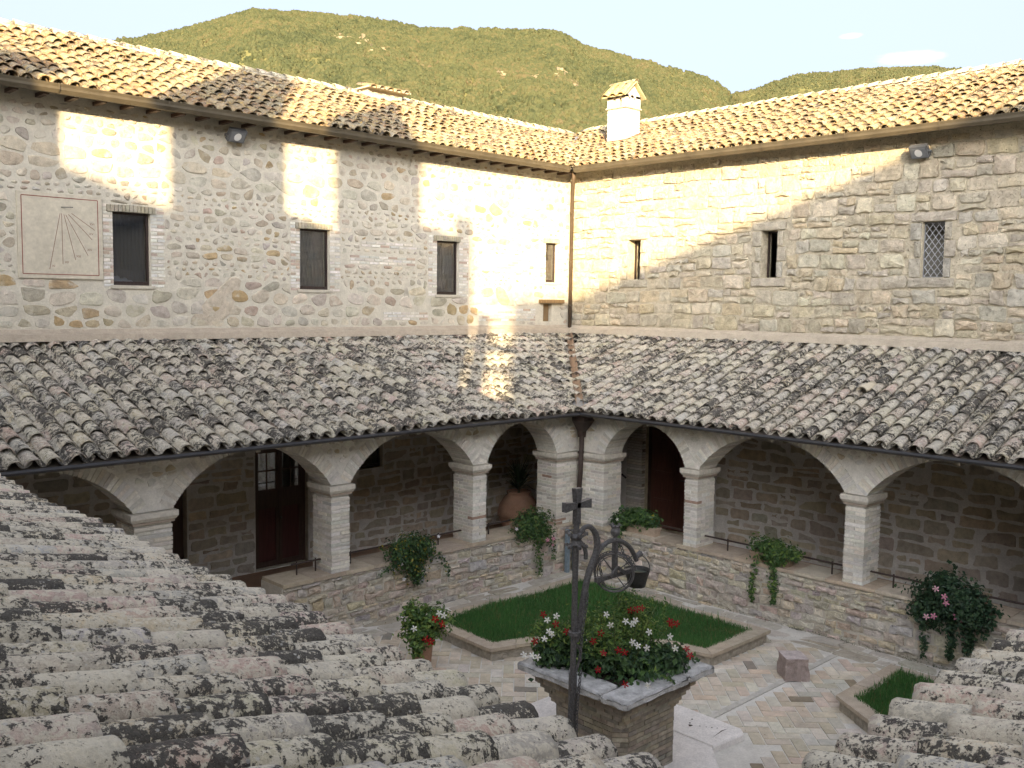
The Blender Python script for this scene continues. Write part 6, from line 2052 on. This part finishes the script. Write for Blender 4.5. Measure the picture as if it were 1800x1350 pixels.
WHITES = [(1111, 1097), (1117, 1091), (1141, 1111), (1112, 1129), (1121, 1135), (1137, 1139), (1066, 1080), (1073, 1099), (1100, 1092), (962, 1090), (936, 1152), (921, 1151), (945, 1155), (1139, 1205), (978, 1083), (970, 1115), (1187, 1140), (965, 1110), (957, 1123), (1178, 1119)]
def well_depth(py): return 15.22 + (1205 - py) / 130 * 1.53
for (px_, py_) in REDS:
    p = at_px(px_, py_, well_depth(py_)); flower(wp, p, tocam(p) + Vector((rf.uniform(-.6, .6), rf.uniform(-.6, .6), rf.uniform(-.5, .2))), .048, (0.30, .008, .016), (0.5, .1, .05))
for (px_, py_) in WHITES:
    p = at_px(px_, py_, well_depth(py_)); flower(wp, p, tocam(p) + Vector((rf.uniform(-.5, .5), rf.uniform(-.5, .5), rf.uniform(-.3, .4))), .046, (0.80, .80, .76), (0.65, .6, .25))

# flower pot by the lawn
fp = thing('flower_pot', 'tall terracotta pot of red and white flowers beside the lawn bed', 'potted plant', (9.47, 11.66, 0))
mb = MB(); mb.lathe([(.001, 0), (.13, 0), (.15, .1), (.18, .42), (.20, .44), (.20, .5), (.17, .5), (.16, .42), (.001, .42)], (9.47, 11.66, 0), 20, (0.36, .22, .15, .5)); mb.build('pot', M['terracotta'], fp, smooth=True)
foliage('foliage', fp, [((9.47, 11.66, .62), (.34, .34, .2), 3), ((9.60, 11.53, .80), (.3, .3, .22), 2.5), ((9.40, 11.78, .86), (.2, .2, .25), 1.2), ((9.27, 11.55, .45), (.15, .15, .22), 1)], 2600, .075, G_MID + G_LIGHT, 31)
for (px_, py_) in ((765, 1088), (778, 1097), (748, 1123), (757, 1128)):
    p = at_px(px_, py_, 20.75); flower(fp, p, tocam(p) + Vector((0, 0, -.3)), .065, (0.45, .015, .02))
for (px_, py_) in ((772, 1078), (728, 1105), (722, 1143), (780, 1082)):
    p = at_px(px_, py_, 20.75); flower(fp, p, tocam(p), .055, (0.8, .8, .76))

def trough(label, c, L_, along, seed, blobs, strands, pal, n, size, flowers=(), group=None, trough_col=(0.33, .24, .17, .5), show=True):
    t = thing('potted_plant', label, 'potted plant', c)
    a = Vector(along); s = Vector((-a.y, a.x, 0)); c = Vector(c)
    mb = MB()
    for (z0, z1, w0, w1) in ((0, .17, .09, .115),):
        P = [c + a * (sx * (L_ / 2 - .02)) + s * (sy * w0) + Vector((0, 0, z0)) for sx, sy in ((-1, -1), (1, -1), (1, 1), (-1, 1))] + [c + a * (sx * L_ / 2) + s * (sy * w1) + Vector((0, 0, z1)) for sx, sy in ((-1, -1), (1, -1), (1, 1), (-1, 1))]
        mb.add(P, [(0, 3, 2, 1), (4, 5, 6, 7)] + [(i, (i + 1) % 4, 4 + (i + 1) % 4, 4 + i) for i in range(4)], trough_col)
    mb.obox(c + Vector((0, 0, .16)), a * (L_ / 2 + .012), s * .127, Vector((0, 0, .014)), trough_col)
    mb.build('trough', M['terracotta'], t)
    foliage('foliage', t, blobs, n, size, pal, seed, strands)
    for (p, sz, col) in flowers:
        flower(t, p, tocam(p) + Vector((random.uniform(-.3, .3), random.uniform(-.3, .3), 0)), sz, col, trumpet=False)
    return t
PINK = (0.62, .25, .36)
trough('dense trailing ivy with yellowing leaves on the left parapet beside the brick pillar', (11.15, 14.12, SIL), .8, (1, 0, 0), 41,
       [((11.05, 13.98, 1.22), (.52, .28, .30), 5), ((10.75, 13.9, 1.08), (.25, .22, .28), 1.5), ((11.35, 13.95, 1.15), (.3, .22, .26), 1.5), ((11.1, 13.85, .85), (.24, .16, .3), 1.3)],
       [([(11.1, 13.82, .9), (11.12, 13.85, .55)], 160, .05), ([(11.7, 13.95, 1.05), (11.85, 13.85, .8), (11.9, 13.85, .55)], 60, .05), ([(10.6, 13.9, 1.0), (10.3, 13.9, .85)], 30, .04)],
       G_DARK + G_DARK + G_MID[:2] + [(0.28, .24, .04)], 3300, .062,
       [(at_px(706, 992, 24.6), .04, (.75, .7, .75)), (at_px(693, 1001, 24.6), .045, (.78, .76, .8)), (at_px(710, 1018, 24.6), .035, (.75, .75, .8)), (at_px(771, 943, 24.8), .035, (.75, .75, .8))])
trough('dense trailing ivy with a few pink blooms before the large jar in the corner bay', (14.3, 14.12, SIL), .8, (1, 0, 0), 42,
       [((14.3, 13.98, 1.22), (.50, .28, .32), 5), ((14.5, 13.9, .95), (.35, .2, .25), 2.0), ((13.95, 13.9, 1.1), (.25, .2, .25), 1.2)],
       [([(14.35, 13.85, .8), (14.4, 13.85, .45), (14.42, 13.85, .1)], 170, .06), ([(14.75, 13.88, .95), (14.85, 13.85, .6), (14.87, 13.85, .35)], 70, .045)],
       G_DARK + G_MID + [(0.15, .17, .05)], 3200, .060,
       [(at_px(908, 930, 27.2), .04, (.7, .6, .68)), (at_px(963, 949, 27.6), .05, PINK), (at_px(973, 947, 27.6), .045, PINK), (at_px(972, 958, 27.6), .035, PINK)])
trough('low leafy plant with yellow blooms in a pale trough before the great wooden door', (15.88, 12.35, SIL), .9, (0, 1, 0), 43,
       [((15.85, 12.4, 1.36), (.24, .52, .20), 5), ((15.75, 12.8, 1.22), (.2, .2, .2), 1), ((15.75, 12.75, 1.0), (.12, .15, .2), .6)], [([(15.64, 12.75, 1.1), (15.6, 12.72, .7)], 60, .04)],
       G_MID + G_DARK, 2200, .085, [(at_px(1134, 913, 27.9), .04, (.75, .32, .03)), (at_px(1146, 912, 27.9), .04, (.75, .6, .05)), (at_px(1148, 907, 27.9), .035, (.75, .6, .05)), (at_px(1085, 913, 28.1), .035, (.75, .75, .7))],
       trough_col=(0.48, .38, .29, .5))
trough('bright green ivy with two long trails on the middle of the right parapet', (15.86, 9.25, SIL), .8, (0, 1, 0), 44,
       [((15.82, 9.25, 1.34), (.2, .46, .20), 4), ((15.7, 9.1, 1.22), (.14, .3, .15), 2), ((15.85, 8.8, 1.3), (.15, .16, .14), 1)],
       [([(15.64, 9.45, 1.2), (15.62, 9.5, .7), (15.62, 9.5, .3)], 150, .045), ([(15.64, 9.08, 1.15), (15.62, 9.06, .7), (15.62, 9.05, .36)], 260, .05)],
       G_MID + G_DARK[:2] + G_LIGHT[:1], 1800, .072)
fl_ = [(1323 - 77 + 399, 1035), (1660, 1049), (1706, 1055), (1628, 1084), (1641, 1083), (1683, 1085), (1692, 1088), (1663, 1060)]
trough('large dark glossy creeper with pink flowers spilling over the right parapet', (15.86, 5.9, SIL), .9, (0, 1, 0), 45,
       [((15.68, 5.9, 1.18), (.26, .62, .38), 6), ((15.62, 5.55, 1.0), (.22, .38, .3), 3), ((15.62, 6.2, .95), (.2, .36, .3), 3), ((15.7, 6.05, 1.45), (.16, .25, .14), 1)],
       [([(15.58, 6.3, .9), (15.58, 6.28, .5), (15.58, 6.27, .15)], 130, .04), ([(15.58, 5.86, .85), (15.58, 5.85, .5), (15.58, 5.85, .22)], 240, .055), ([(15.58, 5.58, .85), (15.58, 5.57, .38)], 240, .06), ([(15.85, 5.95, 1.5), (15.9, 5.95, 1.66), (15.95, 6.15, 1.72)], 30, .02)],
       [(0.028, 0.062, 0.034), (0.038, 0.080, 0.040), (0.055, .10, .045)], 5200, .075,
       [(at_px(x_, y_, 21.25), .055 if i not in (5, 6) else .07, PINK if i % 3 else (.72, .42, .5)) for i, (x_, y_) in enumerate(fl_)])

# big terracotta jar with spiky plant in the gallery
ur = thing('urn', 'large terracotta jar holding a spiky dark plant in the shaded corner gallery', 'urn', (16.3, 16.2, .18))
uc = (16.15, 16.25, .18)
mb = MB(); mb.lathe([(.001, 0), (.24, 0), (.30, .1), (.47, .5), (.50, .62), (.47, .8), (.36, .98), (.26, 1.05), (.29, 1.10), (.30, 1.14), (.25, 1.14), (.23, 1.06), (.001, 1.0)], uc, 28, (0.34, .20, .135, .5)); mb.lathe([(.485, .54), (.51, .56), (.51, .60), (.49, .62)], uc, 28, (0.30, .18, .12, .5))
mb.build('jar', M['terracotta'], ur, smooth=True)
V = []; F = []; C = []
for k in range(120):
    a_ = random.uniform(0, 6.28); el = random.uniform(.1, 1.4); L_ = random.uniform(.45, .8)
    b0 = Vector((uc[0], uc[1], 1.3 + random.uniform(0, .35))); d = Vector((math.cos(a_) * math.cos(el), math.sin(a_) * math.cos(el), math.sin(el))); s = d.cross(Vector((0, 0, 1))).normalized() * .014
    m1 = b0 + d * L_ * .5; m2 = b0 + d * L_ + Vector((0, 0, -.18 * (1 - math.sin(el))))
    o_ = len(V); V += [tuple(b0 - s), tuple(b0 + s), tuple(m1 + s), tuple(m1 - s), tuple(m2)]; F += [(o_, o_ + 1, o_ + 2, o_ + 3), (o_ + 3, o_ + 2, o_ + 4)]; C += [(0.05, .08, .045, .5)] * 2
me = bpy.data.meshes.new('spiky_leaves'); me.from_pydata(V, [], F); at = me.attributes.new('tint', 'FLOAT_COLOR', 'FACE'); at.data.foreach_set('color', np.array(C, np.float32).ravel()); me.materials.append(M['leaf'])
o = bpy.data.objects.new('spiky_leaves', me); COL.objects.link(o); attach(o, ur)
mb = MB(); mb.tube([(uc[0], uc[1], 1.2), (uc[0] + .02, uc[1], 1.65)], .035, 7, (.1, .08, .05, .5)); mb.build('stem', M['leaf'], ur)

# bench with a small plant box by the stair
bn = thing('bench', 'dark wooden bench in the gallery beside the stair', 'bench', (17.9, 15.2, .18))
mb = MB(); mb.box(17.6, 18.1, 14.6, 15.9, .6, .65); mb.build('seat', M['door_wood'], bn)
for (x, y) in ((17.65, 14.7), (18.0, 14.7), (17.65, 15.75), (18.0, 15.75)):
    mb = MB(); mb.box(x, x + .06, y, y + .06, .18, .6); mb.build('leg', M['door_wood'], bn)
sb = thing('potted_plant', 'small dark leafy plant in a box on the gallery bench', 'potted plant', (17.85, 15.3, .65))
mb = MB(); mb.box(17.7, 18.0, 15.0, 15.6, .652, .85, (0.2, .1, .07, .5)); mb.build('box', M['terracotta'], sb)
foliage('foliage', sb, [((17.85, 15.3, .92), (.2, .32, .1), 1)], 350, .08, G_DARK, 61)

# rough pink stone block on the paving
cb = MB()
bm = bmesh.new(); bmesh.ops.create_cube(bm, size=1)
bmesh.ops.subdivide_edges(bm, edges=bm.edges[:], cuts=7, use_grid_fill=True)
rot = Matrix.Rotation(math.radians(-45 + 3), 3, 'Z')
for v in bm.verts:
    top_face = v.co.z > .49
    k = .018 if top_face else .05
    n_ = Vector((mnoise.noise(v.co * 3.3 + Vector((4, 0, 0))), mnoise.noise(v.co * 3.3), mnoise.noise(v.co * 3.3 + Vector((0, 8, 0))) * (.4 if top_face else 1)))
    v.co = v.co + n_ * k * 1.6
    v.co = rot @ Vector((v.co.x * (.365 - .03 * v.co.z), v.co.y * .38, (v.co.z + .5) * .36)) + Vector((13.55, 7.46, -.005))
me = bpy.data.meshes.new('stone_block'); bm.to_mesh(me); bm.free()
at = me.attributes.new('tint', 'FLOAT_COLOR', 'FACE')
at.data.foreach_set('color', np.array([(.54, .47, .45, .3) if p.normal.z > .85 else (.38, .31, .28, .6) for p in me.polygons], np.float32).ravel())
me.materials.append(M['pink_stone'])
blk = bpy.data.objects.new('stone_block', me); COL.objects.link(blk)
tag(blk, 'rough hewn pinkish stone cube standing alone on the herringbone paving', 'stone block')

# grey post with tap in the corner of the court
tp = thing('tap_post', 'slim grey metal standpipe with a small black tap in the court corner', 'standpipe', (15.28, 13.85, 0))
mb = MB(); mb.box(15.24, 15.32, 13.82, 13.90, 0, .95); mb.build('post', M['bluepipe'], tp)
mb = MB(); mb.tube([(15.30, 13.83, .93), (15.38, 13.75, .93), (15.40, 13.73, .88)], .018, 6); mb.build('tap', M['dark_metal'], tp)

# fallen leaves and crumbs on the paving
V = []; F = []; C = []
rr3 = random.Random(17)
for k in range(420):
    x, y = rr3.uniform(8.5, 14.9), rr3.uniform(4.0, 13.3)
    if inside((x, y), PL1) or inside((x, y), PL2) or (8.6 < x < 11.2 and 6.2 < y < 9.5): continue
    if rr3.random() < .5:
        e = rr3.choice((0, 1)); x, y = ((14.9 + rr3.uniform(0, .7), y) if e else (x, 13.2 + rr3.uniform(0, .7)))
    cl = rr3.choice([(0.16, .10, .04), (0.22, .16, .06), (0.10, .11, .04), (0.13, .08, .05)])
    leaf(V, F, C, Vector((x, y, .012)), Vector((rr3.uniform(-.4, .4), rr3.uniform(-.4, .4), 1)), rr3.uniform(.012, .04), (*cl, .5), rr3)
me = bpy.data.meshes.new('fallen_leaves'); me.from_pydata(V, [], F); at = me.attributes.new('tint', 'FLOAT_COLOR', 'FACE'); at.data.foreach_set('color', np.array(C, np.float32).ravel()); me.materials.append(M['leaf'])
o = bpy.data.objects.new('fallen_leaves', me); COL.objects.link(o); o['kind'] = 'stuff'
# small weeds along the foot of the right parapet and a little ivy sprig
wd = MB()
V = []; F = []; C = []
rr2 = random.Random(9)
for (x_, y_) in [(15.6, y) for y in (9.9, 9.2, 8.6, 8.1, 7.6, 7.1, 6.5, 6.2, 5.8, 5.5)]:
    for k in range(26):
        p = Vector((x_ + rr2.gauss(0, .03), y_ + rr2.gauss(0, .12), .02 + abs(rr2.gauss(0, .025))))
        v = rr2.uniform(.6, 1.2)
        leaf(V, F, C, p, Vector((rr2.uniform(-1, 1), rr2.uniform(-1, 1), 1)), .028, (0.05 * v, .075 * v, .03 * v, .5), rr2)
me = bpy.data.meshes.new('weeds'); me.from_pydata(V, [], F); at = me.attributes.new('tint', 'FLOAT_COLOR', 'FACE'); at.data.foreach_set('color', np.array(C, np.float32).ravel()); me.materials.append(M['leaf'])
o = bpy.data.objects.new('weeds', me); COL.objects.link(o); o['kind'] = 'stuff'

# repeats share a group
GROUPS = {'handrail': 'iron handrails on the arcade parapets', 'floodlight': 'floodlights under the eaves', 'arcade': 'cloister arcades',
          'raised bed': 'lawn beds in the court', 'drainpipe': 'downpipes in the inner corner'}
for o in bpy.data.objects:
    c_ = o.get('category')
    if c_ in GROUPS and not o.get('group'): o['group'] = GROUPS[c_]
